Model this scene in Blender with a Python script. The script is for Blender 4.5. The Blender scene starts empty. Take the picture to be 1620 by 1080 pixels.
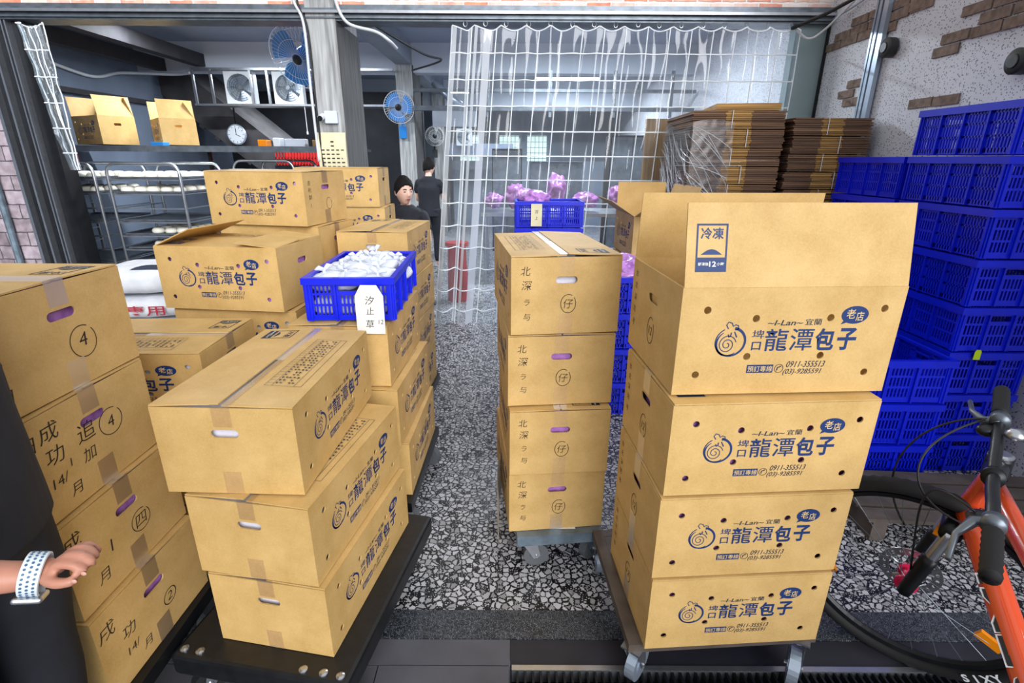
import bpy, bmesh, math, random
from mathutils import Vector, Matrix, Euler, noise
random.seed(7)
PI = math.pi
R = math.radians
scene = bpy.context.scene
COL = scene.collection

# ---------------------------------------------------------------- camera, world, exposure
cam_d = bpy.data.cameras.new('camera')
cam_d.sensor_width = 36.0
cam_d.lens = 820.0 / 1620.0 * 36.0
cam_d.clip_start = 0.02
cam = bpy.data.objects.new('camera', cam_d)
COL.objects.link(cam)
cam.location = (0, 0, 1.525)
cam.matrix_world = Matrix.Translation((0, 0, 1.525)) @ Euler((R(90 - 19.3), 0, 0)).to_matrix().to_4x4() @ Matrix.Rotation(R(0.33), 4, 'Z')
scene.camera = cam
vs = scene.view_settings
vs.view_transform = 'Standard'
vs.look = 'None'
vs.gamma = 1.0
vs.use_curve_mapping = False
vs.exposure = -0.06

world = bpy.data.worlds.new('daylight')
scene.world = world
world.use_nodes = True
wn = world.node_tree
wn.nodes.clear()
wo = wn.nodes.new('ShaderNodeOutputWorld')
wb = wn.nodes.new('ShaderNodeBackground')
wb.inputs['Color'].default_value = (0.86, 0.93, 1.0, 1)
wb.inputs['Strength'].default_value = .82
wn.links.new(wb.outputs[0], wo.inputs[0])
# overcast sky above, darker street and facades towards the horizon
wtc = wn.nodes.new('ShaderNodeTexCoord'); wsx = wn.nodes.new('ShaderNodeSeparateXYZ'); wrp = wn.nodes.new('ShaderNodeValToRGB')
wn.links.new(wtc.outputs['Generated'], wsx.inputs[0]); wn.links.new(wsx.outputs['Z'], wrp.inputs[0]); wn.links.new(wrp.outputs[0], wb.inputs['Color'])
wrp.color_ramp.elements[0].position = 0.0; wrp.color_ramp.elements[0].color = (.16, .17, .19, 1)
wrp.color_ramp.elements[1].position = 0.30; wrp.color_ramp.elements[1].color = (.95, .97, 1.0, 1)
_e = wrp.color_ramp.elements.new(0.12); _e.color = (.42, .44, .48, 1)

def area_light(name, loc, rot, sx, sy, power, color=(1, 1, 1), parent=None):
    d = bpy.data.lights.new(name, 'AREA')
    d.shape = 'RECTANGLE'
    d.size = sx; d.size_y = sy; d.energy = power; d.color = color
    o = bpy.data.objects.new(name, d)
    COL.objects.link(o)
    o.location = loc; o.rotation_euler = rot
    if parent: o.parent = parent
    return o

sun_d = bpy.data.lights.new('hazy_sun', 'SUN')
sun_d.energy = 4.1; sun_d.angle = R(45); sun_d.color = (0.96, 0.97, 1.0)
sun = bpy.data.objects.new('hazy_sun', sun_d)
COL.objects.link(sun)
sun.rotation_euler = (R(68), 0, R(20))

# ---------------------------------------------------------------- materials
MATS = {}
def new_mat(name):
    m = bpy.data.materials.new(name); m.use_nodes = True
    MATS[name] = m
    nt = m.node_tree
    return m, nt, nt.nodes['Principled BSDF'], nt.nodes['Material Output']

def S(c):     # sRGB 0-255 to linear
    return tuple(((v / 255) / 12.92 if v / 255 <= 0.04045 else ((v / 255 + 0.055) / 1.055) ** 2.4) for v in c) + (1,)

def simple(name, c, rough=0.6, metal=0.0, spec=0.5, var=0.0, scale=8, bump=0.0, emit=0.0, coat=0.0):
    m, nt, b, out = new_mat(name)
    col = S(c)
    b.inputs['Base Color'].default_value = col
    b.inputs['Roughness'].default_value = rough
    b.inputs['Metallic'].default_value = metal
    b.inputs['Specular IOR Level'].default_value = spec
    if coat: b.inputs['Coat Weight'].default_value = coat
    if emit:
        b.inputs['Emission Color'].default_value = col
        b.inputs['Emission Strength'].default_value = emit
    if var or bump:
        tc = nt.nodes.new('ShaderNodeTexCoord')
        n = nt.nodes.new('ShaderNodeTexNoise'); n.inputs['Scale'].default_value = scale; n.inputs['Detail'].default_value = 6
        nt.links.new(tc.outputs['Object'], n.inputs['Vector'])
        if var:
            r = nt.nodes.new('ShaderNodeValToRGB')
            r.color_ramp.elements[0].position = 0.3; r.color_ramp.elements[1].position = 0.7
            r.color_ramp.elements[0].color = tuple(v * (1 - var) for v in col[:3]) + (1,)
            r.color_ramp.elements[1].color = tuple(min(1, v * (1 + var)) for v in col[:3]) + (1,)
            nt.links.new(n.outputs['Fac'], r.inputs[0]); nt.links.new(r.outputs[0], b.inputs['Base Color'])
        if bump:
            bp = nt.nodes.new('ShaderNodeBump'); bp.inputs['Strength'].default_value = bump; bp.inputs['Distance'].default_value = 0.01
            nt.links.new(n.outputs['Fac'], bp.inputs['Height']); nt.links.new(bp.outputs[0], b.inputs['Normal'])
    return m

def cardboard(name, c):
    m, nt, b, out = new_mat(name)
    tc = nt.nodes.new('ShaderNodeTexCoord')
    n = nt.nodes.new('ShaderNodeTexNoise'); n.inputs['Scale'].default_value = 7; n.inputs['Detail'].default_value = 8; n.inputs['Roughness'].default_value = 0.65
    f = nt.nodes.new('ShaderNodeTexNoise'); f.inputs['Scale'].default_value = 220; f.inputs['Detail'].default_value = 2
    nt.links.new(tc.outputs['Object'], n.inputs['Vector']); nt.links.new(tc.outputs['Object'], f.inputs['Vector'])
    mx = nt.nodes.new('ShaderNodeMath'); mx.operation = 'MULTIPLY_ADD'; mx.inputs[1].default_value = 0.35
    nt.links.new(f.outputs['Fac'], mx.inputs[0]); nt.links.new(n.outputs['Fac'], mx.inputs[2])
    r = nt.nodes.new('ShaderNodeValToRGB')
    col = S(c)
    r.color_ramp.elements[0].position = 0.45; r.color_ramp.elements[1].position = 0.85
    r.color_ramp.elements[0].color = (col[0] * .84, col[1] * .80, col[2] * .70, 1)
    r.color_ramp.elements[1].color = (min(1, col[0] * 1.10), col[1] * 1.12, col[2] * 1.22, 1)
    nt.links.new(mx.outputs[0], r.inputs[0]); nt.links.new(r.outputs[0], b.inputs['Base Color'])
    b.inputs['Roughness'].default_value = 0.62
    bp = nt.nodes.new('ShaderNodeBump'); bp.inputs['Strength'].default_value = 0.12; bp.inputs['Distance'].default_value = 0.004
    nt.links.new(n.outputs['Fac'], bp.inputs['Height']); nt.links.new(bp.outputs[0], b.inputs['Normal'])
    return m

cardboard('cardboard', (204, 168, 104))
cardboard('cardboard_shade', (150, 118, 70))
simple('ink_blue', (12, 48, 104), 0.55)
simple('ink_dark', (30, 42, 62), 0.6)
simple('marker', (38, 30, 24), 0.7)
simple('purple_plastic', (186, 128, 206), 0.25, var=.25, scale=30, bump=.5, coat=.3)
simple('white_plastic', (226, 224, 238), 0.3, var=.08, scale=25, bump=.5, coat=.3)
simple('bag_white', (214, 220, 232), 0.28, var=.05, scale=30, bump=.5)
simple('crate_blue', (4, 30, 214), 0.32, var=.12, scale=5, spec=.6)
simple('steel', (190, 194, 200), 0.28, metal=0.9, var=.1, scale=20)
simple('dull_steel', (112, 120, 128), 0.4, metal=0.7, var=.25, scale=12, bump=.1)
simple('blue_grey_steel', (112, 128, 140), 0.45, metal=0.4, var=.35, scale=14, bump=.15)
simple('dark_metal', (26, 28, 32), 0.4, metal=0.4, var=.3, scale=12)
simple('black_plastic', (20, 22, 25), 0.38, var=.25, scale=30, bump=.1)
simple('black_rubber', (16, 16, 18), 0.75)
simple('grey_rubber', (92, 96, 100), 0.7)
simple('paper', (233, 231, 222), 0.75, var=.04, scale=12)
simple('paper_aged', (224, 216, 180), 0.75, var=.08, scale=12)
simple('bun', (240, 236, 222), 0.55, var=.04, scale=18)
simple('old_wood', (122, 112, 100), 0.8, var=.3, scale=9, bump=.3)
simple('pallet_wood', (84, 76, 70), 0.85, var=.35, scale=9, bump=.3)
simple('wall_blue_grey', (104, 116, 134), 0.85, var=.14, scale=2.5)
simple('wall_grey', (134, 144, 156), 0.85, var=.1, scale=3)
simple('beam_white', (206, 214, 226), 0.8, var=.04, scale=2)
simple('ceiling_blue', (150, 162, 182), 0.85, var=.06, scale=2)
simple('worn_deck', (84, 74, 66), 0.6, var=.35, scale=10, bump=.15)
simple('dark_void', (28, 30, 36), 0.8, var=.4, scale=3)
simple('steel_dark_beam', (46, 44, 48), 0.7, var=.3, scale=6)
simple('stair_concrete', (74, 72, 74), 0.85, var=.3, scale=5, bump=.3)
simple('red_plastic', (170, 30, 30), 0.4, var=.2)
simple('fan_blue', (40, 130, 205), 0.35)
simple('white_paint', (222, 226, 230), 0.4)
simple('clock_face', (226, 232, 238), 0.4)
simple('tube_glow', (245, 250, 255), 0.4, emit=7.0)
simple('window_glow', (205, 228, 222), 0.4, emit=1.3)
simple('orange_paint', (214, 78, 36), 0.25, coat=.6)
simple('orange_reflector', (236, 138, 16), 0.2)
simple('pink_print', (226, 44, 96), 0.4)
simple('skin', (184, 128, 106), 0.5, var=.07, scale=22)
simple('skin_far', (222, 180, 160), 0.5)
simple('black_cloth', (24, 27, 36), 0.85, var=.2, scale=14, bump=.3)
simple('hair', (20, 16, 15), 0.75, var=.3, scale=60, spec=.2, bump=.6)
simple('lip', (150, 80, 76), 0.5)
simple('nail', (206, 156, 140), 0.35)
simple('eye_white', (170, 160, 152), 0.6)
simple('watch_white', (214, 224, 230), 0.45)
simple('watch_hole', (66, 100, 132), 0.5)
simple('yellow_tag', (190, 220, 20), 0.5)
simple('red_print', (170, 36, 56), 0.6)
simple('white_sack', (214, 218, 224), 0.6, var=.12, scale=14, bump=.3)
simple('lamp_black', (34, 36, 36), 0.5)
simple('conduit', (176, 190, 206), 0.3, metal=0.6)
simple('cable_black', (18, 18, 20), 0.5)
simple('cable_white', (210, 214, 218), 0.5)
simple('brick_slip', (128, 110, 98), 0.85, var=.35, scale=26, bump=.5)
simple('speck_joint', (60, 52, 46), 0.9)
simple('pale_edge', (222, 190, 132), 0.7)
simple('panel_teal', (138, 156, 160), 0.7, var=.05, scale=2)

def clear_plastic(name, glossy, haze, tint=(1, 1, 1), rough=.08):
    m, nt, b, out = new_mat(name)
    nt.nodes.remove(b)
    tr = nt.nodes.new('ShaderNodeBsdfTransparent'); tr.inputs[0].default_value = tint + (1,)
    gl = nt.nodes.new('ShaderNodeBsdfGlossy'); gl.inputs['Roughness'].default_value = rough
    df = nt.nodes.new('ShaderNodeBsdfDiffuse'); df.inputs[0].default_value = (.85, .9, .95, 1)
    lw = nt.nodes.new('ShaderNodeLayerWeight'); lw.inputs['Blend'].default_value = .35
    ma = nt.nodes.new('ShaderNodeMath'); ma.operation = 'MULTIPLY_ADD'; ma.inputs[1].default_value = .6; ma.inputs[2].default_value = glossy
    nt.links.new(lw.outputs['Fresnel'], ma.inputs[0])
    m1 = nt.nodes.new('ShaderNodeMixShader'); m1.inputs[0].default_value = haze
    m2 = nt.nodes.new('ShaderNodeMixShader')
    nt.links.new(tr.outputs[0], m1.inputs[1]); nt.links.new(df.outputs[0], m1.inputs[2])
    nt.links.new(ma.outputs[0], m2.inputs[0])
    nt.links.new(m1.outputs[0], m2.inputs[1]); nt.links.new(gl.outputs[0], m2.inputs[2])
    nt.links.new(m2.outputs[0], out.inputs['Surface'])
    return m
clear_plastic('clear_pvc', .035, .07, (.90, .95, .98))
clear_plastic('pvc_seam', .08, .55)
clear_plastic('tape', .015, .05, (.99, .96, .90), .4)
clear_plastic('stretch_film', .05, .03, (.95, .96, 1.0), .2)
clear_plastic('film_crease', .2, .8)

def terrazzo(name, scale, light, dark, thr, seedscale=1.0):
    m, nt, b, out = new_mat(name)
    tc = nt.nodes.new('ShaderNodeTexCoord')
    nz = nt.nodes.new('ShaderNodeTexNoise'); nz.inputs['Scale'].default_value = scale * 1.2
    va = nt.nodes.new('ShaderNodeVectorMath'); va.operation = 'MULTIPLY_ADD'; va.inputs[1].default_value = (.35 / scale,) * 3
    nt.links.new(tc.outputs['Object'], nz.inputs['Vector'])
    nt.links.new(nz.outputs['Color'], va.inputs[0]); nt.links.new(tc.outputs['Object'], va.inputs[2])
    def layer(sc, th):
        v = nt.nodes.new('ShaderNodeTexVoronoi'); v.feature = 'DISTANCE_TO_EDGE'; v.voronoi_dimensions = '2D'; v.inputs['Scale'].default_value = sc
        w = nt.nodes.new('ShaderNodeTexVoronoi'); w.feature = 'F1'; w.voronoi_dimensions = '2D'; w.inputs['Scale'].default_value = sc
        nt.links.new(va.outputs[0], v.inputs['Vector']); nt.links.new(va.outputs[0], w.inputs['Vector'])
        sep = nt.nodes.new('ShaderNodeSeparateColor'); nt.links.new(w.outputs['Color'], sep.inputs[0])
        # threshold varies per chip
        a = nt.nodes.new('ShaderNodeMath'); a.operation = 'MULTIPLY_ADD'; a.inputs[1].default_value = .17; a.inputs[2].default_value = th
        nt.links.new(sep.outputs[0], a.inputs[0])
        g = nt.nodes.new('ShaderNodeMath'); g.operation = 'GREATER_THAN'
        nt.links.new(v.outputs['Distance'], g.inputs[0]); nt.links.new(a.outputs[0], g.inputs[1])
        gap = nt.nodes.new('ShaderNodeMath'); gap.operation = 'GREATER_THAN'; gap.inputs[1].default_value = .14
        nt.links.new(sep.outputs[2], gap.inputs[0])
        mu = nt.nodes.new('ShaderNodeMath'); mu.operation = 'MULTIPLY'
        nt.links.new(g.outputs[0], mu.inputs[0]); nt.links.new(gap.outputs[0], mu.inputs[1])
        r = nt.nodes.new('ShaderNodeValToRGB')
        r.color_ramp.elements[0].color = tuple(c * .45 for c in S(light)[:3]) + (1,)
        r.color_ramp.elements[1].position = .6
        r.color_ramp.elements[1].color = S(light)
        nt.links.new(sep.outputs[1], r.inputs[0])
        return mu, r
    m1, r1 = layer(scale, thr)
    m2, r2 = layer(scale * 2.6, thr + .15)
    mixa = nt.nodes.new('ShaderNodeMixRGB'); mixa.inputs[1].default_value = S(dark)
    nt.links.new(m2.outputs[0], mixa.inputs[0]); nt.links.new(r2.outputs[0], mixa.inputs[2])
    mixb = nt.nodes.new('ShaderNodeMixRGB')
    nt.links.new(m1.outputs[0], mixb.inputs[0]); nt.links.new(mixa.outputs[0], mixb.inputs[1]); nt.links.new(r1.outputs[0], mixb.inputs[2])
    nt.links.new(mixb.outputs[0], b.inputs['Base Color'])
    b.inputs['Roughness'].default_value = .42
    return m
terrazzo('terrazzo', 42, (196, 196, 200), (12, 13, 16), .07)
terrazzo('terrazzo_fine', 190, (120, 128, 136), (26, 28, 34), .16)
simple('stone_dark', (84, 84, 90), 0.6, var=.22, scale=5, bump=.1)
simple('stone_black', (38, 38, 46), 0.5, var=.3, scale=8)

def speckled(name, base, speck, scale, thr):
    m, nt, b, out = new_mat(name)
    tc = nt.nodes.new('ShaderNodeTexCoord')
    v = nt.nodes.new('ShaderNodeTexVoronoi'); v.inputs['Scale'].default_value = scale
    nt.links.new(tc.outputs['Object'], v.inputs['Vector'])
    sep = nt.nodes.new('ShaderNodeSeparateColor'); nt.links.new(v.outputs['Color'], sep.inputs[0])
    mu = nt.nodes.new('ShaderNodeMath'); mu.operation = 'MULTIPLY'; mu.inputs[1].default_value = thr
    nt.links.new(sep.outputs[0], mu.inputs[0])
    l = nt.nodes.new('ShaderNodeMath'); l.operation = 'LESS_THAN'
    nt.links.new(v.outputs['Distance'], l.inputs[0]); nt.links.new(mu.outputs[0], l.inputs[1])
    mx = nt.nodes.new('ShaderNodeMixRGB'); mx.inputs[1].default_value = S(base); mx.inputs[2].default_value = S(speck)
    nt.links.new(l.outputs[0], mx.inputs[0])
    n = nt.nodes.new('ShaderNodeTexNoise'); n.inputs['Scale'].default_value = 3
    nt.links.new(tc.outputs['Object'], n.inputs['Vector'])
    m2 = nt.nodes.new('ShaderNodeMixRGB'); m2.blend_type = 'MULTIPLY'; m2.inputs[0].default_value = .25
    nt.links.new(mx.outputs[0], m2.inputs[1]); nt.links.new(n.outputs['Fac'], m2.inputs[2])
    nt.links.new(m2.outputs[0], b.inputs['Base Color'])
    b.inputs['Roughness'].default_value = .6
    return m
speckled('speckled_wall', (228, 230, 238), (120, 122, 132), 95, .42)
simple('pink_film', (150, 98, 150), 0.3, var=.35, scale=14, bump=.5)

def brick(name, c1, c2, mortar, w, h, msize=.02, axis='XZ', bump=.6, blend=0):
    m, nt, b, out = new_mat(name)
    tc = nt.nodes.new('ShaderNodeTexCoord')
    sx = nt.nodes.new('ShaderNodeSeparateXYZ'); cx = nt.nodes.new('ShaderNodeCombineXYZ')
    nt.links.new(tc.outputs['Object'], sx.inputs[0])
    nt.links.new(sx.outputs[axis[0]], cx.inputs[0]); nt.links.new(sx.outputs[axis[1]], cx.inputs[1])
    n = nt.nodes.new('ShaderNodeTexNoise'); n.inputs['Scale'].default_value = 14; n.inputs['Detail'].default_value = 6
    nt.links.new(tc.outputs['Object'], n.inputs['Vector'])
    va = nt.nodes.new('ShaderNodeVectorMath'); va.operation = 'MULTIPLY_ADD'; va.inputs[1].default_value = (.02,) * 3
    nt.links.new(n.outputs['Color'], va.inputs[0]); nt.links.new(cx.outputs[0], va.inputs[2])
    br = nt.nodes.new('ShaderNodeTexBrick')
    br.inputs['Scale'].default_value = 1; br.inputs['Brick Width'].default_value = w; br.inputs['Row Height'].default_value = h
    br.inputs['Mortar Size'].default_value = msize; br.inputs['Mortar Smooth'].default_value = .4; br.inputs['Bias'].default_value = blend
    br.inputs['Color1'].default_value = S(c1); br.inputs['Color2'].default_value = S(c2); br.inputs['Mortar'].default_value = S(mortar)
    nt.links.new(va.outputs[0], br.inputs['Vector'])
    m2 = nt.nodes.new('ShaderNodeMixRGB'); m2.blend_type = 'OVERLAY'; m2.inputs[0].default_value = .5
    r = nt.nodes.new('ShaderNodeValToRGB'); r.color_ramp.elements[0].position = .35; r.color_ramp.elements[1].position = .65
    r.color_ramp.elements[0].color = (.25, .25, .25, 1); r.color_ramp.elements[1].color = (.75, .75, .75, 1)
    nt.links.new(n.outputs['Fac'], r.inputs[0])
    nt.links.new(br.outputs['Color'], m2.inputs[1]); nt.links.new(r.outputs[0], m2.inputs[2])
    nt.links.new(m2.outputs[0], b.inputs['Base Color'])
    b.inputs['Roughness'].default_value = .85
    bp = nt.nodes.new('ShaderNodeBump'); bp.inputs['Strength'].default_value = bump; bp.inputs['Distance'].default_value = .012; bp.invert = True
    nt.links.new(br.outputs['Fac'], bp.inputs['Height']); nt.links.new(bp.outputs[0], b.inputs['Normal'])
    return m
brick('brick_band', (232, 150, 118), (248, 232, 224), (244, 238, 234), .20, .055, .008)
brick('brick_grey', (132, 118, 124), (176, 162, 170), (84, 78, 84), .20, .125, .006)

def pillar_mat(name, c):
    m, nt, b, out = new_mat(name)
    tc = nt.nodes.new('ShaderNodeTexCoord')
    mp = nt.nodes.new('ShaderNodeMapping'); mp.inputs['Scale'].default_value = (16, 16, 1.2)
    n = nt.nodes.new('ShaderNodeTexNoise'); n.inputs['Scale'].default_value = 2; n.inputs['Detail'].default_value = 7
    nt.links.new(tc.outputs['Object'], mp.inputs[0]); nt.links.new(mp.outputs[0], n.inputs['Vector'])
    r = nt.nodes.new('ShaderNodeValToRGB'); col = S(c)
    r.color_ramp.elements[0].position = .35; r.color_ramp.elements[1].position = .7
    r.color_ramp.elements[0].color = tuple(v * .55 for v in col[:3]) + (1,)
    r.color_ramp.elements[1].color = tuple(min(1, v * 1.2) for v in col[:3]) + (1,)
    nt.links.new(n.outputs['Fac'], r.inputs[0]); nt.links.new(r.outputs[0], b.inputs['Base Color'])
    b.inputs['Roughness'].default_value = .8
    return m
pillar_mat('pillar_concrete', (176, 178, 178))
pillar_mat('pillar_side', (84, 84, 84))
pillar_mat('flat_carton_stack', (150, 112, 66))

def strips(name, c1, c2, axis, freq):      # edges of flattened corrugated sheets
    m, nt, b, out = new_mat(name)
    tc = nt.nodes.new('ShaderNodeTexCoord')
    n = nt.nodes.new('ShaderNodeTexNoise'); n.inputs['Scale'].default_value = 1.0; n.inputs['Detail'].default_value = 3
    mp = nt.nodes.new('ShaderNodeMapping')
    sc = [1.5, 1.5, 1.5]; sc[axis] = freq; mp.inputs['Scale'].default_value = sc
    nt.links.new(tc.outputs['Object'], mp.inputs[0]); nt.links.new(mp.outputs[0], n.inputs['Vector'])
    r = nt.nodes.new('ShaderNodeValToRGB'); r.color_ramp.elements[0].position = .38; r.color_ramp.elements[1].position = .62
    r.color_ramp.elements[0].color = S(c1); r.color_ramp.elements[1].color = S(c2)
    nt.links.new(n.outputs['Fac'], r.inputs[0]); nt.links.new(r.outputs[0], b.inputs['Base Color'])
    b.inputs['Roughness'].default_value = .8
    return m
strips('sheet_edges', (112, 82, 44), (206, 160, 92), 2, 160)
strips('sheet_edges_dark', (74, 54, 42), (138, 104, 76), 2, 160)

# ---------------------------------------------------------------- mesh helpers
class MB:
    def __init__(s): s.v = []; s.f = []; s.m = []; s.mats = []
    def mi(s, mat):
        if mat is None: return 0
        if mat not in s.mats: s.mats.append(mat)
        return s.mats.index(mat)
    def add(s, vs_, fs, mat=None, M=None):
        o = len(s.v); k = s.mi(mat)
        for p in vs_:
            p = Vector(p)
            s.v.append(M @ p if M is not None else p)
        for f in fs: s.f.append([i + o for i in f]); s.m.append(k)
        return s
    def box(s, x0, x1, y0, y1, z0, z1, mat=None, M=None):
        v = [(x0, y0, z0), (x1, y0, z0), (x1, y1, z0), (x0, y1, z0), (x0, y0, z1), (x1, y0, z1), (x1, y1, z1), (x0, y1, z1)]
        f = [(0, 3, 2, 1), (4, 5, 6, 7), (0, 1, 5, 4), (1, 2, 6, 5), (2, 3, 7, 6), (3, 0, 4, 7)]
        return s.add(v, f, mat, M)
    def cyl(s, a, b, r0, r1=None, n=16, mat=None, cap=True, M=None):
        a = Vector(a); b = Vector(b); r1 = r0 if r1 is None else r1
        d = (b - a).normalized(); u = d.orthogonal().normalized(); w = d.cross(u)
        v = []
        for c, r in ((a, r0), (b, r1)):
            for i in range(n):
                t = 2 * PI * i / n; v.append(c + u * (r * math.cos(t)) + w * (r * math.sin(t)))
        f = [(i, (i + 1) % n, n + (i + 1) % n, n + i) for i in range(n)]
        if cap: f += [tuple(range(n - 1, -1, -1)), tuple(range(n, 2 * n))]
        return s.add(v, f, mat, M)
    def tube(s, pts, r, n=8, mat=None, closed=False, M=None):
        pts = [Vector(p) for p in pts]; k = len(pts); v = []; rr = r if isinstance(r, (list, tuple)) else [r] * k
        u = None
        for i, p in enumerate(pts):
            if closed: d = pts[(i + 1) % k] - pts[i - 1]
            else: d = pts[min(i + 1, k - 1)] - pts[max(i - 1, 0)]
            d = d.normalized()
            if u is None: u = d.orthogonal().normalized()
            u = (u - d * u.dot(d)).normalized() if (u - d * u.dot(d)).length > 1e-6 else d.orthogonal().normalized()
            w = d.cross(u)
            for j in range(n):
                t = 2 * PI * j / n; v.append(p + u * (rr[i] * math.cos(t)) + w * (rr[i] * math.sin(t)))
        f = []
        for i in range(k if closed else k - 1):
            a = i * n; b = ((i + 1) % k) * n
            for j in range(n): f.append((a + j, a + (j + 1) % n, b + (j + 1) % n, b + j))
        if not closed: f += [tuple(range(n - 1, -1, -1)), tuple(range((k - 1) * n, k * n))]
        return s.add(v, f, mat, M)
    def lathe(s, prof, n=24, mat=None, M=None):
        v = []; f = []; k = len(prof)
        for r, z in prof:
            for j in range(n): t = 2 * PI * j / n; v.append((r * math.cos(t), r * math.sin(t), z))
        for i in range(k - 1):
            for j in range(n): f.append((i * n + j, i * n + (j + 1) % n, (i + 1) * n + (j + 1) % n, (i + 1) * n + j))
        f += [tuple(range(n - 1, -1, -1)), tuple(range((k - 1) * n, k * n))]
        return s.add(v, f, mat, M)
    def grid(s, fn, nu, nv, mat=None, M=None, closed_u=False):
        v = [fn(i / nu, j / nv) for j in range(nv + 1) for i in range(nu + 1)]
        f = [(j * (nu + 1) + i, j * (nu + 1) + i + 1, (j + 1) * (nu + 1) + i + 1, (j + 1) * (nu + 1) + i) for j in range(nv) for i in range(nu)]
        return s.add(v, f, mat, M)
    def ball(s, c, r, mat=None, n=16, m=10, M=None):
        c = Vector(c); r = Vector(r) if isinstance(r, (tuple, list, Vector)) else Vector((r, r, r))
        return s.grid(lambda a, b: c + Vector((r.x * math.cos(2 * PI * a) * math.sin(PI * b), r.y * math.sin(2 * PI * a) * math.sin(PI * b), -r.z * math.cos(PI * b))), n, m, mat, M)
    def ribbon(s, pts, w, mat=None, M=None):   # flat stroke in local xy, w may be a list
        pts = [Vector((p[0], p[1], 0)) for p in pts]; k = len(pts); ww = w if isinstance(w, (list, tuple)) else [w] * k; v = []
        for i, p in enumerate(pts):
            d = (pts[min(i + 1, k - 1)] - pts[max(i - 1, 0)]).normalized(); nn = Vector((-d.y, d.x, 0))
            v += [p + nn * ww[i] / 2, p - nn * ww[i] / 2]
        f = [(2 * i, 2 * i + 1, 2 * i + 3, 2 * i + 2) for i in range(k - 1)]
        return s.add(v, f, mat, M)
    def mesh(s, me, mat=None, M=None):
        return s.add([v.co.copy() for v in me.vertices], [tuple(p.vertices) for p in me.polygons], mat, M)
    def build(s, name, mat=None, parent=None, smooth=False, loc=None, auto=None):
        me = bpy.data.meshes.new(name)
        me.from_pydata([tuple(p) for p in s.v], [], s.f)
        if s.mats:
            for m in s.mats: me.materials.append(MATS[m])
            me.polygons.foreach_set('material_index', s.m)
        elif mat: me.materials.append(MATS[mat])
        me.validate()
        if smooth:
            me.polygons.foreach_set('use_smooth', [True] * len(me.polygons))
        elif auto:
            me.polygons.foreach_set('use_smooth', [True] * len(me.polygons))
            try: me.set_sharp_from_angle(angle=R(auto))
            except Exception: pass
        me.update()
        o = bpy.data.objects.new(name, me); COL.objects.link(o)
        if parent: o.parent = parent
        if loc: o.location = loc
        return o

def thing(name, label, cat, loc=(0, 0, 0), rz=0.0, group=None):
    o = bpy.data.objects.new(name, None); COL.objects.link(o)
    o.empty_display_size = .1
    o.location = loc; o.rotation_euler = (0, 0, rz)
    o['label'] = label; o['category'] = cat
    if group: o['group'] = group
    return o
def tag(o, label, cat, group=None, kind=None):
    o['label'] = label; o['category'] = cat
    if group: o['group'] = group
    if kind: o['kind'] = kind
    return o
def struct(o):
    o['kind'] = 'structure'; return o
def bevel(o, w, seg=2):
    b = o.modifiers.new('bevel', 'BEVEL'); b.width = w; b.segments = seg; b.limit_method = 'ANGLE'; b.angle_limit = R(40)
    return o
def apply_mods(o):
    dg = bpy.context.evaluated_depsgraph_get(); dg.update()
    me = bpy.data.meshes.new_from_object(o.evaluated_get(dg))
    old = o.data; o.modifiers.clear(); o.data = me
    return o
def kids(o): return [c for c in bpy.data.objects if c.parent == o]
CH = {}
def dup(root, loc, rz, scale=None, label=None, group=None, depth=0):
    r = root.copy(); COL.objects.link(r)
    r.location = loc; r.rotation_euler = (0, 0, rz) if not isinstance(rz, tuple) else rz
    if scale: r.scale = scale
    if label: r['label'] = label
    if group: r['group'] = group
    for c in root.children:
        if c.name.startswith('handwriting'): continue
        k = c.copy(); COL.objects.link(k); k.parent = r
        for g in c.children:
            q = g.copy(); COL.objects.link(q); q.parent = k
    return r

def curve_mesh(splines, extrude):
    """2D filled outline with holes, extruded: returns a mesh in the xy plane"""
    cu = bpy.data.curves.new('outline', 'CURVE'); cu.dimensions = '2D'; cu.fill_mode = 'BOTH'; cu.extrude = extrude
    for pts in splines:
        sp = cu.splines.new('POLY'); sp.points.add(len(pts) - 1); sp.use_cyclic_u = True
        for i, p in enumerate(pts): sp.points[i].co = (p[0], p[1], 0, 1)
    o = bpy.data.objects.new('outline', cu); COL.objects.link(o)
    dg = bpy.context.evaluated_depsgraph_get(); dg.update()
    me = bpy.data.meshes.new_from_object(o.evaluated_get(dg))
    bpy.data.objects.remove(o); bpy.data.curves.remove(cu)
    return me
def text_mesh(body, size, bold=0.0, shear=0.0, align='LEFT', spacing=1.0, extrude=0.0, res=3):
    cu = bpy.data.curves.new('lettering', 'FONT'); cu.body = body; cu.size = size; cu.offset = bold; cu.shear = shear
    cu.align_x = align; cu.align_y = 'BOTTOM_BASELINE' if align != 'CENTER' else 'CENTER'; cu.space_character = spacing; cu.extrude = extrude; cu.resolution_u = res
    o = bpy.data.objects.new('lettering', cu); COL.objects.link(o)
    dg = bpy.context.evaluated_depsgraph_get(); dg.update()
    me = bpy.data.meshes.new_from_object(o.evaluated_get(dg))
    bpy.data.objects.remove(o); bpy.data.curves.remove(cu)
    return me
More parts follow.
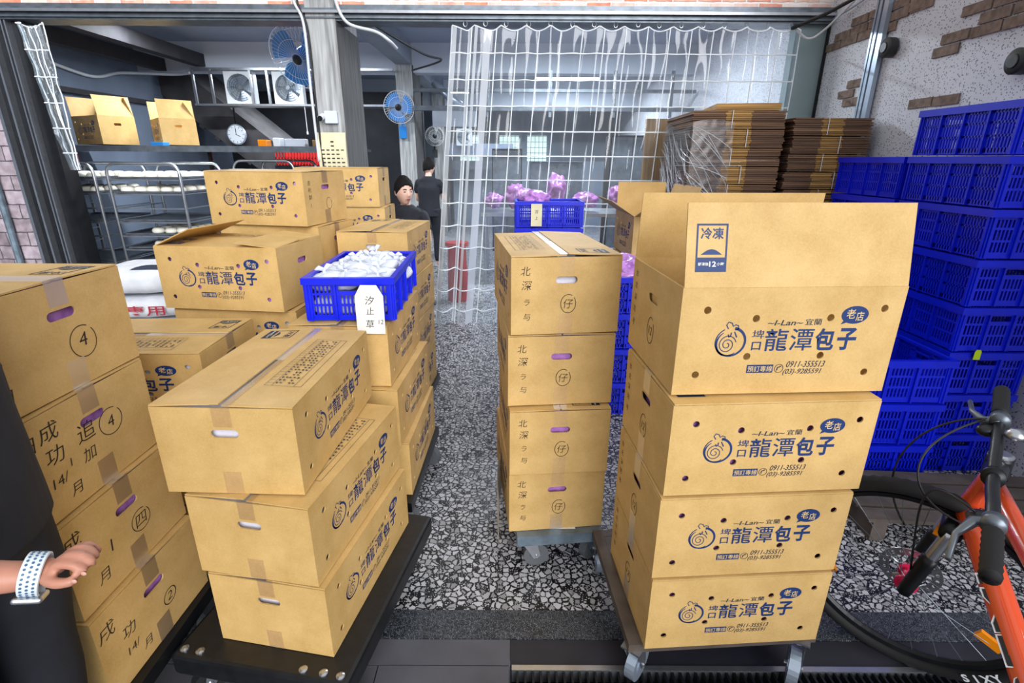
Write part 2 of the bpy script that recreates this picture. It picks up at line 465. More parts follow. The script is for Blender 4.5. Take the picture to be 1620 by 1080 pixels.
def text_fit(mb, body, x0, x1, y0, y1, bold=0.0, shear=0.0, mat=None, M=None, z=0.0, rot=0):
    """lettering scaled into the rectangle x0..x1, y0..y1"""
    me = text_mesh(body, 1.0, bold, shear)
    xs = [v.co.x for v in me.vertices]; ys = [v.co.y for v in me.vertices]
    if not xs: return
    a, b, c, d = min(xs), max(xs), min(ys), max(ys)
    T = Matrix.Translation((x0, y0, z)) @ Matrix.Diagonal(((x1 - x0) / max(b - a, 1e-6), (y1 - y0) / max(d - c, 1e-6), 1, 1)) @ Matrix.Translation((-a, -c, 0))
    if M is not None: T = M @ T
    mb.mesh(me, mat, T)
    bpy.data.meshes.remove(me)
def circ(cx, cy, r, n=16, ry=None, rev=False):
    ry = ry or r
    p = [(cx + r * math.cos(2 * PI * i / n), cy + ry * math.sin(2 * PI * i / n)) for i in range(n)]
    return p[::-1] if rev else p
def stadium(cx, cy, w, h, n=8):
    r = h / 2; p = []
    for i in range(n + 1): t = -PI / 2 + PI * i / n; p.append((cx + w / 2 - r + r * math.cos(t), cy + r * math.sin(t)))
    for i in range(n + 1): t = PI / 2 + PI * i / n; p.append((cx - w / 2 + r + r * math.cos(t), cy + r * math.sin(t)))
    return p
# ---------------------------------------------------------------- the setting
def wall(name, x0, x1, y0, y1, z0, z1, mat):
    return struct(MB().box(x0, x1, y0, y1, z0, z1).build(name, mat))
DY = 4.89          # plane of the shop front
wall('floor', -6.2, 2.72, 1.44, 14.2, -.1, 0, 'terrazzo')
wall('floor_threshold', -6.2, 2.72, 1.32, 1.438, -.1, 0, 'terrazzo_fine')
fl = MB()
fl.box(-6.2, -1.2, 1.225, 1.318, -.1, -.002); fl.box(-1.195, -.001, 1.225, 1.318, -.1, -.002)
xs = [-6.2, -2.4, -1.2, -.42, 0.0]
for a, b in zip(xs, xs[1:]): fl.box(a, b - .004, -2.5, 1.221, -.1, -.002)
struct(fl.build('floor_pavement', 'stone_dark'))
wall('floor_curb', 0.0, 2.72, 1.225, 1.318, -.1, -.002, 'stone_black')
wall('floor_street', 0.0, 2.72, -2.5, .86, -.1, -.004, 'stone_dark')
wall('floor_under_grate', 0.0, 2.72, .86, 1.225, -.2, -.11, 'dark_void')
# drain grate
g = thing('drain_grate', 'steel drain grate running along the kerb in front of the cartons', 'grate', (1.36, 1.04, 0))
fr = MB().box(-1.355, 1.355, .165, .183, -.05, .002).box(-1.355, 1.355, -.175, -.157, -.05, .002)
fr.build('grate_frame', 'steel', g)
bars = MB()
for i in range(110):
    x = -1.34 + i * .0245
    bars.box(x, x + .007, -.157, .165, -.04, -.001)
for y in (-.08, .0, .08): bars.box(-1.35, 1.35, y, y + .006, -.045, -.006)
bars.build('grate_bars', 'dark_metal', g)

# front wall above the opening: brick tile band, steel channel
wall('wall_front_header', -6.2, 2.6, DY, DY + .16, 2.70, 3.4, 'brick_band')
t1 = MB().box(-4.42, 2.6, DY - .05, DY + .16, 2.585, 2.70).box(-4.42, 2.6, DY - .075, DY - .05, 2.655, 2.672).box(-4.42, 2.6, DY - .07, DY - .05, 2.60, 2.612)
struct(t1.build('trim_1', 'dull_steel'))
t2 = MB().box(-4.42, 2.6, DY - .085, DY - .075, 2.635, 2.655)
struct(t2.build('trim_2', 'steel'))
# left jamb with roller shutter rails
jb = MB().box(-4.42, -4.05, DY + .02, DY + .18, 0, 2.62)
struct(jb.build('door_1', 'dark_metal'))
rl = MB()
for x, w in ((-4.43, .028), (-4.315, .018), (-4.20, .012), (-4.17, .012)): rl.box(x, x + w, DY - .04, DY + .02, 0, 2.62)
struct(rl.build('trim_3', 'steel'))
wall('wall_left', -6.2, -4.43, DY - .02, DY + .2, 0, 2.7, 'brick_grey')
pp = MB().cyl((-4.62, DY - .06, 0), (-4.62, DY - .06, 1.42), .028, n=14)
struct(pp.build('trim_4', 'blue_grey_steel'))
# arcade above the camera side
wall('wall_left_side', -6.3, -6.2, -2.5, 14.2, 0, 3.5, 'wall_blue_grey')
wall('ceiling', -6.3, 2.8, DY + .16, 14.2, 3.08, 3.2, 'ceiling_blue')
wall('wall_right', 2.6, 2.75, -.6, 14.2, 0, 3.4, 'speckled_wall')
wall('wall_right_return', 2.33, 2.598, DY + .0, DY + .1, 0, 2.585, 'panel_teal')
struct(MB().box(2.585, 2.598, DY - .03, DY, 0, 2.6).build('trim_5', 'cable_black'))
# brick slips on the right wall, laid in irregular patches
def patch(rows, y_far, z_top, bw=.21, bh=.062):
    m = MB()
    for k, (off, n) in enumerate(rows):
        z = z_top - k * bh
        for i in range(n):
            y = y_far - off - i * bw
            j = random.uniform(-.004, .004)
            m.box(2.588 + random.uniform(-.003, .003), 2.601, y - bw + .010, y - .002, z - bh + .008 + j, z + j)
    return m
PT = [([(0.30, 4), (0.1, 5), (0.0, 4)], 4.86, 2.555), ([(0.1, 1), (0, 1)], 3.99, 2.57),
      ([(.40, 4), (.1, 5), (.0, 5), (.5, 1), (.25, 2), (.0, 1), (0.1, 3)], 3.64, 2.60),
      ([(.1, 1), (.0, 1), (.08, 1)], 4.56, 2.11), ([(.0, 2)], 3.73, 1.905)]
PT[2] = ([(.42, 3), (.16, 4), (.30, 3), (.05, 4), (.0, 1)], 3.62, 2.43)
for i, (rows, y, z) in enumerate(PT):
    o = patch(rows, y, z).build('wall_right_bricks', 'brick_slip'); struct(o)
# interior walls
wall('wall_back', -6.2, 2.6, 14.1, 14.2, 0, 3.1, 'wall_grey')
wall('wall_left_interior', -5.5, -5.4, 5.1, 14.1, 0, 3.1, 'wall_blue_grey')
# pillars down the middle and the beam above them
for i, (y, mat) in enumerate(((4.83, 0), (8.25, 0), (11.8, 0))):
    p = struct(MB().box(-1.69, -1.45, y, y + .62, 0, 3.08 if i else 3.6).build('pillar_%d' % (i + 1), 'pillar_concrete'))
    p.name = 'trim_pillar_%d' % (i + 1)
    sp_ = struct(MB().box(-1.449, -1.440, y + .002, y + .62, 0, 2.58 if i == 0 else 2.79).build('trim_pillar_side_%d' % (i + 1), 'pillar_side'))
wall('ceiling_beam', -1.68, -1.46, DY + .56, 14.1, 2.80, 3.08, 'wall_grey')
wall('ceiling_crossbeam', -5.4, 2.6, 8.3, 8.55, 2.70, 3.08, 'beam_white')
wall('ceiling_crossbeam_far', -5.4, 2.6, 11.9, 12.1, 2.55, 3.08, 'beam_white')
# partition with dark upper part at the back bay
wall('wall_partition', -5.4, -1.7, 10.6, 10.7, 0, 2.7, 'dark_void')
wall('wall_partition_rear', -1.45, 2.6, 13.2, 13.3, 0, 1.5, 'wall_grey')
for i, x in enumerate((-1.35, -.35, .35)):
    w = MB().box(x, x + .5, 14.03, 14.1, 1.3, 2.1)
    w = w.build('window_%d' % (i + 1), 'window_glow'); struct(w)
    fb = MB()
    for k in range(6): fb.box(x + k * .1 - .005, x + k * .1 + .005, 14.0, 14.03, 1.3, 2.1)
    for k in range(7): fb.box(x, x + .5, 14.0, 14.03, 1.3 + k * .13, 1.31 + k * .13)
    fb.build('window_bars', 'dull_steel', w)
# stair flight falling to the right at the back left, with steel joists
st = MB()
M = Matrix.Translation((-5.2, 8.75, 2.92)) @ Matrix.Rotation(R(39), 4, 'Y')
st.box(-.1, 3.3, 0, 1.1, -.50, 0, M=M)
for k in range(11): st.box(-.05 + k * .28, .03 + k * .28, .02, 1.08, -.54, -.49, M=M)
struct(st.build('trim_6', 'stair_concrete'))
jn = MB()
for x0, z, w in ((-4.55, 2.76, .14), (-5.1, 2.70, .12)):
    jn.box(x0, x0 + w, 5.2, 8.3, z, z + .16)
jn.box(-5.38, -5.33, 5.2, 8.7, 2.26, 2.32)
struct(jn.build('ceiling_joists', 'steel_dark_beam'))

# ---------------------------------------------------------------- lamps inside
def tube_lamp(label, x, y, z, L, power, n=2):
    t = thing('ceiling_lamp', label, 'lamp', (x, y, z), 0, 'fluorescent ceiling lamps')
    MB().box(-L / 2, L / 2, -.07, .07, 0, .05).build('lamp_housing', 'white_paint', t)
    for k in range(n):
        yy = (k - (n - 1) / 2) * .08
        MB().cyl((-L / 2 + .03, yy, -.02), (L / 2 - .03, yy, -.02), .016, n=10).build('lamp_tube', 'tube_glow', t)
    area_light('lamp_light', (0, 0, -.05), (0, 0, 0), L, .14, power, (.86, .93, 1.0), t)
tube_lamp('long fluorescent lamp at the ceiling above the bun racks', -3.3, 6.6, 2.98, 1.9, 130)
tube_lamp('long fluorescent lamp at the ceiling behind the clear curtain', .72, 6.6, 3.0, 1.3, 140)
tube_lamp('small fluorescent lamp glowing deep inside beside the curtain edge', -1.1, 10.6, 2.72, .6, 30, 1)
tube_lamp('fluorescent lamp far back under the ceiling on the curtain side', 1.0, 10.6, 2.95, 1.2, 130)
tube_lamp('fluorescent lamp far back under the ceiling at the stairs', -3.2, 9.2, 2.85, 1.2, 60, 1)

# ---------------------------------------------------------------- cartons
CL, CW, CHh, CT = .56, .376, .262, .004
def P2(s, t): return (s * CL - CL / 2, t * CHh)
VENTS = [(.118, .80), (.34, .72), (.677, .72), (.915, .80), (.325, .365), (.665, .365), (.10, .195), (.89, .195)]
long_panel = curve_mesh([[(-CL / 2, 0), (CL / 2, 0), (CL / 2, CHh), (-CL / 2, CHh)]] + [circ(*P2(*v), .0092, 14) for v in VENTS], CT / 2)
end_panel = curve_mesh([[(-CW / 2 + CT, 0), (CW / 2 - CT, 0), (CW / 2 - CT, CHh), (-CW / 2 + CT, CHh)], stadium(0, CHh * .71, .074, .024)], CT / 2)
RX = Matrix.Rotation(PI / 2, 4, 'X')
def carton_walls(mb, mat='cardboard'):
    mb.mesh(long_panel, mat, Matrix.Translation((0, -CW / 2 + CT / 2, 0)) @ RX)
    mb.mesh(long_panel, mat, Matrix.Rotation(PI, 4, 'Z') @ Matrix.Translation((0, -CW / 2 + CT / 2, 0)) @ RX)
    for a in (PI / 2, -PI / 2):
        mb.mesh(end_panel, mat, Matrix.Rotation(a, 4, 'Z') @ Matrix.Translation((0, -CL / 2 + CT / 2, 0)) @ RX)
    mb.box(-CL / 2 + CT, CL / 2 - CT, -CW / 2 + CT, CW / 2 - CT, 0, CT, mat)

def bun_icon(mb, cx, cy, s, mat, M):
    """steamed bun drawing: round body, gathered top, spiral"""
    body = []; w = []
    for i in range(45):
        t = R(118) + R(400) * i / 44 * .80
        r = .5
        body.append((cx + s * r * math.cos(t), cy + s * (r * .92 * math.sin(t)) - s * .03)); w.append(s * (.03 + .06 * i / 44))
    mb.ribbon(body, w, mat, M)
    inner = [(cx - s * .06 + s * .40 * math.cos(t), cy - s * .08 + s * .40 * math.sin(t)) for t in [R(120 + 190 * i / 24) for i in range(25)]]
    mb.ribbon(inner, [s * (.02 + .05 * math.sin(PI * i / 24)) for i in range(25)], mat, M)
    sp = []
    for i in range(60):
        t = R(15) + R(800) * i / 59; r = s * (.04 + .27 * (1 - i / 59.0))
        sp.append((cx - s * .10 + r * math.cos(t), cy - s * .12 + r * math.sin(t)))
    mb.ribbon(sp, s * .028, mat, M)
    tuft = [(-.12, .40), (-.2, .52), (-.14, .62), (-.02, .58), (.03, .48), (.1, .53), (.2, .50), (.22, .40), (.12, .36)]
    mb.ribbon([(cx + s * a, cy + s * b) for a, b in tuft], s * .035, mat, M)
    for q in ([(-.1, .22), (-.06, .12)], [(.0, .28), (-.02, .14)], [(.1, .3), (.2, .12)]):
        mb.ribbon([(cx + s * a, cy + s * b) for a, b in q], s * .04, mat, M)

def circle_stroke(mb, cx, cy, rx, ry, w, mat, M, a0=20, span=350):
    mb.ribbon([(cx + rx * math.cos(R(a0 + span * i / 28)), cy + ry * math.sin(R(a0 + span * i / 28))) for i in range(29)], w, mat, M)

def logo(mb, mat, M):
    def q(s, t): return P2(s, t)
    bun_icon(mb, P2(.238, 0)[0], P2(0, .515)[1], .075, mat, M)
    text_fit(mb, '埤', P2(.333, 0)[0], P2(.388, 0)[0], P2(0, .535)[1], P2(0, .615)[1], .003, 0, mat, M)
    text_fit(mb, '口', P2(.338, 0)[0], P2(.380, 0)[0], P2(0, .425)[1], P2(0, .505)[1], .018, 0, mat, M)
    for ch, a, b in (('龍', .395, .500), ('潭', .510, .615), ('包', .625, .715), ('子', .728, .815)):
        text_fit(mb, ch, P2(a, 0)[0], P2(b, 0)[0], P2(0, .415)[1], P2(0, .625)[1], (.006 if ch == '龍' else .004 if ch == '潭' else .030), 0, mat, M)
    text_fit(mb, '~I-Lan~', P2(.395, 0)[0], P2(.555, 0)[0], P2(0, .655)[1], P2(0, .705)[1], .010, .2, 'ink_dark', M)
    text_fit(mb, '宜蘭', P2(.565, 0)[0], P2(.640, 0)[0], P2(0, .655)[1], P2(0, .715)[1], .002, 0, 'ink_dark', M)
    # speech bubble with 老店 left open inside it
    me = curve_mesh([circ(*P2(.785, .745), .0345, 28, .0215)], 0)
    mb.mesh(me, mat, M); bpy.data.meshes.remove(me)
    bx, by = P2(.735, .68)
    mb.add([(bx - .004, by - .006, -.0002), (bx + .020, by + .002, -.0002), (bx + .008, by + .014, -.0002)], [(0, 1, 2)], mat, M)
    Mz = M @ Matrix.Translation((0, 0, .0006))
    text_fit(mb, '老', P2(.745, 0)[0], P2(.785, 0)[0], P2(0, .712)[1], P2(0, .80)[1], .006, 0, 'pale_edge', Mz)
    text_fit(mb, '店', P2(.79, 0)[0], P2(.825, 0)[0], P2(0, .69)[1], P2(0, .775)[1], .006, 0, 'pale_edge', Mz)
    x0, y0 = P2(.333, .205); x1, y1 = P2(.455, .285)
    mb.add([(x0, y0, 0), (x1, y0, 0), (x1, y1, 0), (x0, y1, 0)], [(0, 1, 2, 3)], mat, M)
    text_fit(mb, '預訂專線', x0 + .002, x1 - .002, y0 + .003, y1 - .003, .002, 0, 'pale_edge', Mz)
    circle_stroke(mb, P2(.483, 0)[0], P2(0, .245)[1], .011, .0105, .0014, 'ink_dark', M, 0, 360)
    mb.ribbon([(P2(.483, 0)[0] + a, P2(0, .245)[1] + b) for a, b in ((-.005, -.005), (-.004, .002), (.005, .006))], .003, 'ink_dark', M)
    text_fit(mb, '0911-355513', P2(.515, 0)[0], P2(.695, 0)[0], P2(0, .255)[1], P2(0, .315)[1], .004, .3, 'ink_dark', M)
    text_fit(mb, '(03)-9285591', P2(.505, 0)[0], P2(.685, 0)[0], P2(0, .175)[1], P2(0, .24)[1], .004, .3, 'ink_dark', M)

def cold_mark(mb, x, y, mat, M, w=.075, h=.105):
    """框 with 冷凍, a mound and a band reading 12小時"""
    me = curve_mesh([[(x, y), (x + w, y), (x + w, y + h), (x, y + h)], [(x + .004, y + h * .3), (x + w - .004, y + h * .3), (x + w - .004, y + h - .004), (x + .004, y + h - .004)]], 0)
    mb.mesh(me, mat, M); bpy.data.meshes.remove(me)
    text_fit(mb, '冷凍', x + .010, x + w - .010, y + h * .68, y + h * .92, .018, 0, mat, M)
    dome = [(x + .012 + (w - .024) * i / 12, y + h * .36 + .012 * math.sin(PI * i / 12)) for i in range(13)]
    mb.add([(p[0], p[1], 0) for p in dome], [tuple(range(12, -1, -1))], mat, M)
    Mz = M @ Matrix.Translation((0, 0, .0006))
    text_fit(mb, '解凍後', x + .006, x + w * .42, y + h * .13, y + h * .20, .01, 0, 'paper', Mz)
    text_fit(mb, '12', x + w * .44, x + w * .66, y + h * .11, y + h * .22, .02, 0, 'paper', Mz)
    text_fit(mb, '小時', x + w * .68, x + w - .006, y + h * .13, y + h * .20, .01, 0, 'paper', Mz)

def info_table(mb, x0, x1, y0, y1, mat, M):
    w = .0011
    def ln(a, b): mb.ribbon([a, b], w, mat, M)
    for k in range(6):
        y = y0 + (y1 - y0) * k / 5
        if k in (0, 1, 4, 5): ln((x0, y), (x1, y))
    for k in (0, 1): ln((x0 + (x1 - x0) * k, y0), (x0 + (x1 - x0) * k, y1))
    n = 20
    for k in range(1, n):
        x = x0 + (x1 - x0) * k / n
        ln((x, y0), (x, y0 + (y1 - y0) * .2))
        # columns of print too small to read in the photograph: short ink dashes
        for r_ in range(5):
            if random.random() < .82:
                yy = y0 + (y1 - y0) * (.24 + .11 * r_ + random.uniform(0, .02))
                mb.ribbon([(x - .005, yy), (x + .005 * random.random(), yy + .001)], .0035, mat, M)
                mb.ribbon([(x - .002, yy - .003), (x - .001, yy + .006)], .0025, mat, M)

LID = CHh
def flap_mesh(mb, sgn, raise_deg=1.0, mat='cardboard'):
    """long flap hinged on the edge y = sgn*CW/2, closed over the top"""
    M = Matrix.Translation((0, sgn * CW / 2, LID)) @ Matrix.Rotation(R(raise_deg) * (-sgn), 4, 'X')
    y0, y1 = (0, CW / 2 - .003) if sgn < 0 else (-CW / 2 + .003, 0)
    mb.box(-CL / 2 + .002, CL / 2 - .002, y0, y1, 0.001, .001 + CT, mat, M)
    return M

# printed lettering meshes are shared by all cartons
FRONT = Matrix.Translation((0, -CW / 2 - .0006, 0)) @ RX
BACK = Matrix.Rotation(PI, 4, 'Z') @ FRONT
LOGO_MESH = []
def side_prints(root):
    if not LOGO_MESH:
        for M_ in (FRONT, BACK):
            mb = MB(); logo(mb, 'ink_blue', M_); o = mb.build('printed_lettering', None); LOGO_MESH.append(o.data); bpy.data.objects.remove(o)
    for me_ in LOGO_MESH:
        o = bpy.data.objects.new('printed_lettering', me_); COL.objects.link(o); o.parent = root
def top_print(root, raise_deg=1.0):
    mb = MB()
    Mf = Matrix.Translation((0, -CW / 2, LID)) @ Matrix.Rotation(R(raise_deg), 4, 'X') @ Matrix.Translation((0, 0, CT + .0016))
    cold_mark(mb, -CL / 2 + .025, .035, 'ink_dark', Mf @ Matrix.Translation((0, 0, 0)), .075, .105)
    mb.build('printed_mark', None, root); mb = MB()
    Mb = Matrix.Translation((0, CW / 2, LID)) @ Matrix.Rotation(-R(raise_deg), 4, 'X') @ Matrix.Translation((0, 0, CT + .0016))
    info_table(mb, -CL / 2 + .11, CL / 2 - .11, -CW / 2 + .055, -.03, 'ink_dark', Mb)
    mb.build('printed_table', None, root)

def liner(name, mat, parent):
    mb = MB()
    hx, hy, hz = CL / 2 - .016, CW / 2 - .016, CHh - .02
    me = bmesh.new(); bmesh.ops.create_cube(me, size=1)
    bmesh.ops.subdivide_edges(me, edges=me.edges[:], cuts=5, use_grid_fill=True)
    for v in me.verts:
        p = Vector((v.co.x * 2 * hx, v.co.y * 2 * hy, (v.co.z + .5) * hz + .008))
        n_ = noise.noise_vector(p * 14) * .008
        v.co = p + Vector((-abs(n_.x) if v.co.x > 0 else abs(n_.x), -abs(n_.y) if v.co.y > 0 else abs(n_.y), -abs(n_.z) if v.co.z > 0 else 0))
    m_ = bpy.data.meshes.new(name); me.to_mesh(m_); me.free()
    m_.materials.append(MATS[mat]); m_.polygons.foreach_set('use_smooth', [True] * len(m_.polygons))
    o = bpy.data.objects.new(name, m_); COL.objects.link(o); o.parent = parent
    return o

def make_carton(mat_liner, raise_f=1.2, raise_b=.6):
    root = thing('carton', 'closed printed carton', 'box', (0, 0, 0), 0, 'printed bun cartons')
    b = MB(); carton_walls(b); b.build('carton_body', None, root)
    f1 = MB(); flap_mesh(f1, -1, raise_f); f1.build('top_flap', None, root)
    f2 = MB(); flap_mesh(f2, 1, raise_b); f2.build('top_flap', None, root)
    side_prints(root); top_print(root, max(raise_f, raise_b))
    tp = MB()
    z = LID + CT + .006
    for s in (-1, 1):
        x = s * (CL / 2 + .0014)
        tp.add([(x, -.025, LID - .055), (x, .025, LID - .055), (x, .025, z), (x, -.025, z), (0, .025, z), (0, -.025, z)], [(0, 1, 2, 3), (3, 2, 4, 5)])
        tp.add([(x, -.025, .0), (x, .025, .0), (x, .025, .07), (x, -.025, .07)], [(0, 1, 2, 3)])
    tp.build('packing_tape', 'tape', root)
    liner('plastic_liner', mat_liner, root)
    return root
C_PUR = make_carton('purple_plastic')
C_WHI = make_carton('white_plastic', 2.4, .8)
used = {'p': False, 'w': False}
DIM = (CL, CW, CHh + CT + .006)

def hand_text(lines, side, M_extra=None):
    """handwriting mesh on an end face; lines: (string, cx, cy, size); side -1/+1 = local -x/+x end"""
    mb = MB()
    F_ = Matrix.Rotation(-PI / 2 if side < 0 else PI / 2, 4, 'Z') @ Matrix.Translation((0, -CL / 2 - .0008, 0)) @ RX
    for it in lines:
        if it[0] == 'O': circle_stroke(mb, it[1], it[2], it[3], it[4], .0022, 'marker', F_, 60, 340); continue
        s, cx, cy, sz = it[:4]; rot = it[4] if len(it) > 4 else 0
        me = text_mesh(s, sz, -.006 * sz, .12, 'CENTER')
        xs_ = [v.co.x for v in me.vertices]; ys_ = [v.co.y for v in me.vertices]
        if not xs_: continue
        mx, my = (min(xs_) + max(xs_)) / 2, (min(ys_) + max(ys_)) / 2
        mb.mesh(me, 'marker', F_ @ Matrix.Translation((cx, cy, 0)) @ Matrix.Rotation(R(rot), 4, 'Z') @ Matrix.Translation((-mx, -my, 0)))
        bpy.data.meshes.remove(me)
    return mb

def carton(flb, z, t, first, L, W, H, kind, label, flip=False, marks=None, side=-1, proto=None):
    """flb = front-left-bottom corner as seen; first 'L' = long face in front, 'W' = handle end in front"""
    t = R(t); ux = Vector((math.cos(t), math.sin(t))); uy = Vector((-math.sin(t), math.cos(t)))
    a, b = (L, W) if first == 'L' else (W, L)
    c = Vector(flb) + ux * a / 2 + uy * b / 2
    rz = t + (0 if first == 'L' else PI / 2) + (PI if flip else 0)
    sc = (L / DIM[0], W / DIM[1], H / DIM[2] * .998)
    src = C_PUR if kind == 'p' else C_WHI
    if not used[kind]:
        used[kind] = True; r = src; r.location = (c.x, c.y, z); r.rotation_euler = (0, 0, rz); r.scale = sc; r['label'] = label
    else:
        r = dup(src, (c.x, c.y, z), rz, sc, label)
    if marks: hand_text(marks, side).build('handwriting', None, r)
    return r
bpy.context.view_layer.update()
# ---------------------------------------------------------------- the stacks
# centre-left stack (three cartons, black platform)
carton((-.842, 1.146), .198, -9.9, 'W', .586, .350, .246, 'w', 'bottom printed carton of the three in the front left stack, on the black platform', True)
carton((-.858, 1.149), .444, -9.5, 'W', .591, .350, .253, 'w', 'printed carton in the middle of the three in the front left stack', True)
carton((-.898, 1.152), .699, -1.7, 'W', .612, .361, .256, 'w', 'top printed carton of the front left stack, slightly turned, printed table on its lid', True)
# middle stack on the steel dolly
MH = lambda g: [('北', -.140, .218, .034), ('深', -.136, .170, .036), ('ラ', -.134, .112, .026), ('与', -.134, .062, .028), (g, .008, .105, .036), ('O', .008, .105, .026, .032)]
for k, (x, y, z, t, W_, H_, kd, lab, gl) in enumerate([
    (-.007, 1.644, .173, 6.5, .364, .262, 'p', 'bottom carton of the narrow middle stack, resting on the blue grey dolly', '仔'),
    (-.006, 1.629, .436, 5.2, .362, .263, 'p', 'second carton from the bottom of the narrow middle stack', '仔'),
    (-.013, 1.663, .700, 5.4, .373, .267, 'p', 'second carton from the top of the narrow middle stack', '仔'),
    (-.004, 1.654, .968, 7.5, .370, .271, 'w', 'top carton of the narrow middle stack, white bag behind its hand hole', '仔')]):
    carton((x, y), z, t, 'W', .56, W_, H_, kd, lab, False, MH(gl), -1)
# right stack, three closed
SH = [('台', -.150, .225, .022), ('北', -.150, .190, .022), ('深', -.150, .155, .022), ('坑', -.150, .120, .022), ('号', -.150, .080, .022), ('12', .0, .10, .032), ('O', .0, .10, .024, .036)]
carton((.390, 1.128), .186, 3.9, 'L', .518, .400, .255, 'p', 'bottom printed carton of the tall right stack, on the dark dolly', False, SH)
carton((.388, 1.132), .442, 3.9, 'L', .523, .390, .262, 'p', 'second printed carton from the bottom of the tall right stack', False, SH)
carton((.394, 1.137), .705, 4.0, 'L', .532, .395, .268, 'p', 'third printed carton of the tall right stack, directly under the open one', False, SH)
# aisle-facing stack on the far left
AH = [None,
      [('戌', -.155, .205, .05), ('功', -.10, .145, .045), ('14/', -.10, .085, .034), ('月', -.06, .05, .034), ('②', .04, .105, .06)],
      [('成', -.16, .210, .05), ('功', -.13, .15, .05), ('1', -.07, .12, .05), ('月', -.11, .06, .04), ('四', .03, .115, .045), ('O', .03, .115, .032, .032)],
      [('日', -.165, .205, .045), ('成', -.115, .215, .05), ('功', -.115, .155, .05), ('追', -.03, .165, .055), ('加', -.035, .105, .04), ('14/', -.12, .09, .036), ('1', -.085, .115, .03), ('月', -.09, .045, .036), ('4', .045, .150, .045), ('O', .045, .150, .036, .036)],
      [('4', .035, .110, .05), ('O', .035, .105, .036, .040), ('1', -.16, .11, .05), ('月', -.17, .05, .04)]]
for k, lab in enumerate(('bottom carton of the far left stack with handwriting, beside the person in black',
                         'second carton from the bottom of the far left stack, hand written characters on its end',
                         'far left carton with circled 4 and many hand written characters, second from the top',
                         'top carton of the far left stack, circled 4 below a purple hand hole')):
    carton((-1.0 - .012 * k, .935 + .006 * (k % 2)), .222 + k * .2615, 90 + (-1.5, 0, 1, 0)[k], 'W', .56, .405, .2615, 'p', lab, False, AH[k + 1], -1)
# carton behind the front left stack and those it stands on
for k, lab in enumerate(('lowest carton in the gap between the far left stack and front left stack',
                         'second carton from the floor in the gap behind the front left stack',
                         'third carton from the floor in the gap behind the front left stack',
                         'carton lying crosswise behind the front left stack, dark mark and table on its flat lid')):
    carton((-1.585, 1.57), .0 + k * .2315 if k else 0.0, 2, 'L', .56, .40, .2315, 'w', lab, True)
# stack D
for k, lab in enumerate(('lowest carton of the left stack whose top carton has a raised flap',
                         'second lowest carton of the left stack whose top carton has a raised flap',
                         'carton right under the printed carton with the raised flap')):
    carton((-1.455, 2.15), .15 + k * .2565, -4, 'L', .54, .39, .2565, 'w', lab)
# stack E
for k, (t, lab) in enumerate(((-9, 'lowest carton of the tallest left stack near the bun racks'), (-10, 'second carton of the tallest left stack near the bun racks'),
                         (-9, 'third carton of the tallest left stack near the bun racks'), (-8, 'carton right under the topmost carton of the tallest left stack'),
                         (-10.9, 'topmost carton of the tallest left stack, hand writing on its right end'))):
    last = k == 4
    carton((-1.521 + (0 if last else .03), 2.674 + (0 if last else .01)), .17 + k * .2606, t, 'L', .531, .397, .2606, 'p', lab, False,
           [('吉', -.14, .21, .026), ('利', -.14, .175, .026), ('獅', -.14, .14, .026), ('1', -.14, .10, .026), ('O', .02, .10, .024, .03)] if last else None, 1)
# stack F
for k, lab in enumerate(('lowest carton of the stack beside the pillar', 'second carton of the stack beside the pillar', 'third carton of the stack beside the pillar',
                         'carton right under the topmost one beside the pillar', 'topmost carton beside the pillar under the hanging paper notice')):
    last = k == 4
    carton((-1.473 + (0 if last else .03), 3.654), .173 + k * .2602, 1.9, 'L', .56, .376, .2602, 'p', lab)
# stack G
for k, lab in enumerate(('lowest carton of the stack behind the blue crate of white bags', 'second carton of the stack behind the blue crate of white bags',
                         'third carton of the stack behind the blue crate of white bags', 'top carton of the stack right behind the blue crate of white bags')):
    carton((-.913 + (0, .012, 0, .0)[k], 2.717), .143 + k * .2585, -3.3 + (0, 1.5, -1, 0)[k], 'W', .561, .371, .2585, 'w', lab, True)
# stack H under the blue crate
carton((-.794, 1.869), .183, -1.4, 'W', .576, .376, .250, 'w', 'bottom carton of the aisle stack that carries the blue crate of bags', True)
carton((-.820, 1.853), .434, -2.7, 'W', .579, .376, .250, 'w', 'middle carton of the aisle stack that carries the blue crate of bags', True)
carton((-.848, 1.872), .685, -1.7, 'W', .575, .376, .251, 'w', 'carton right under the blue crate of white bags', True)

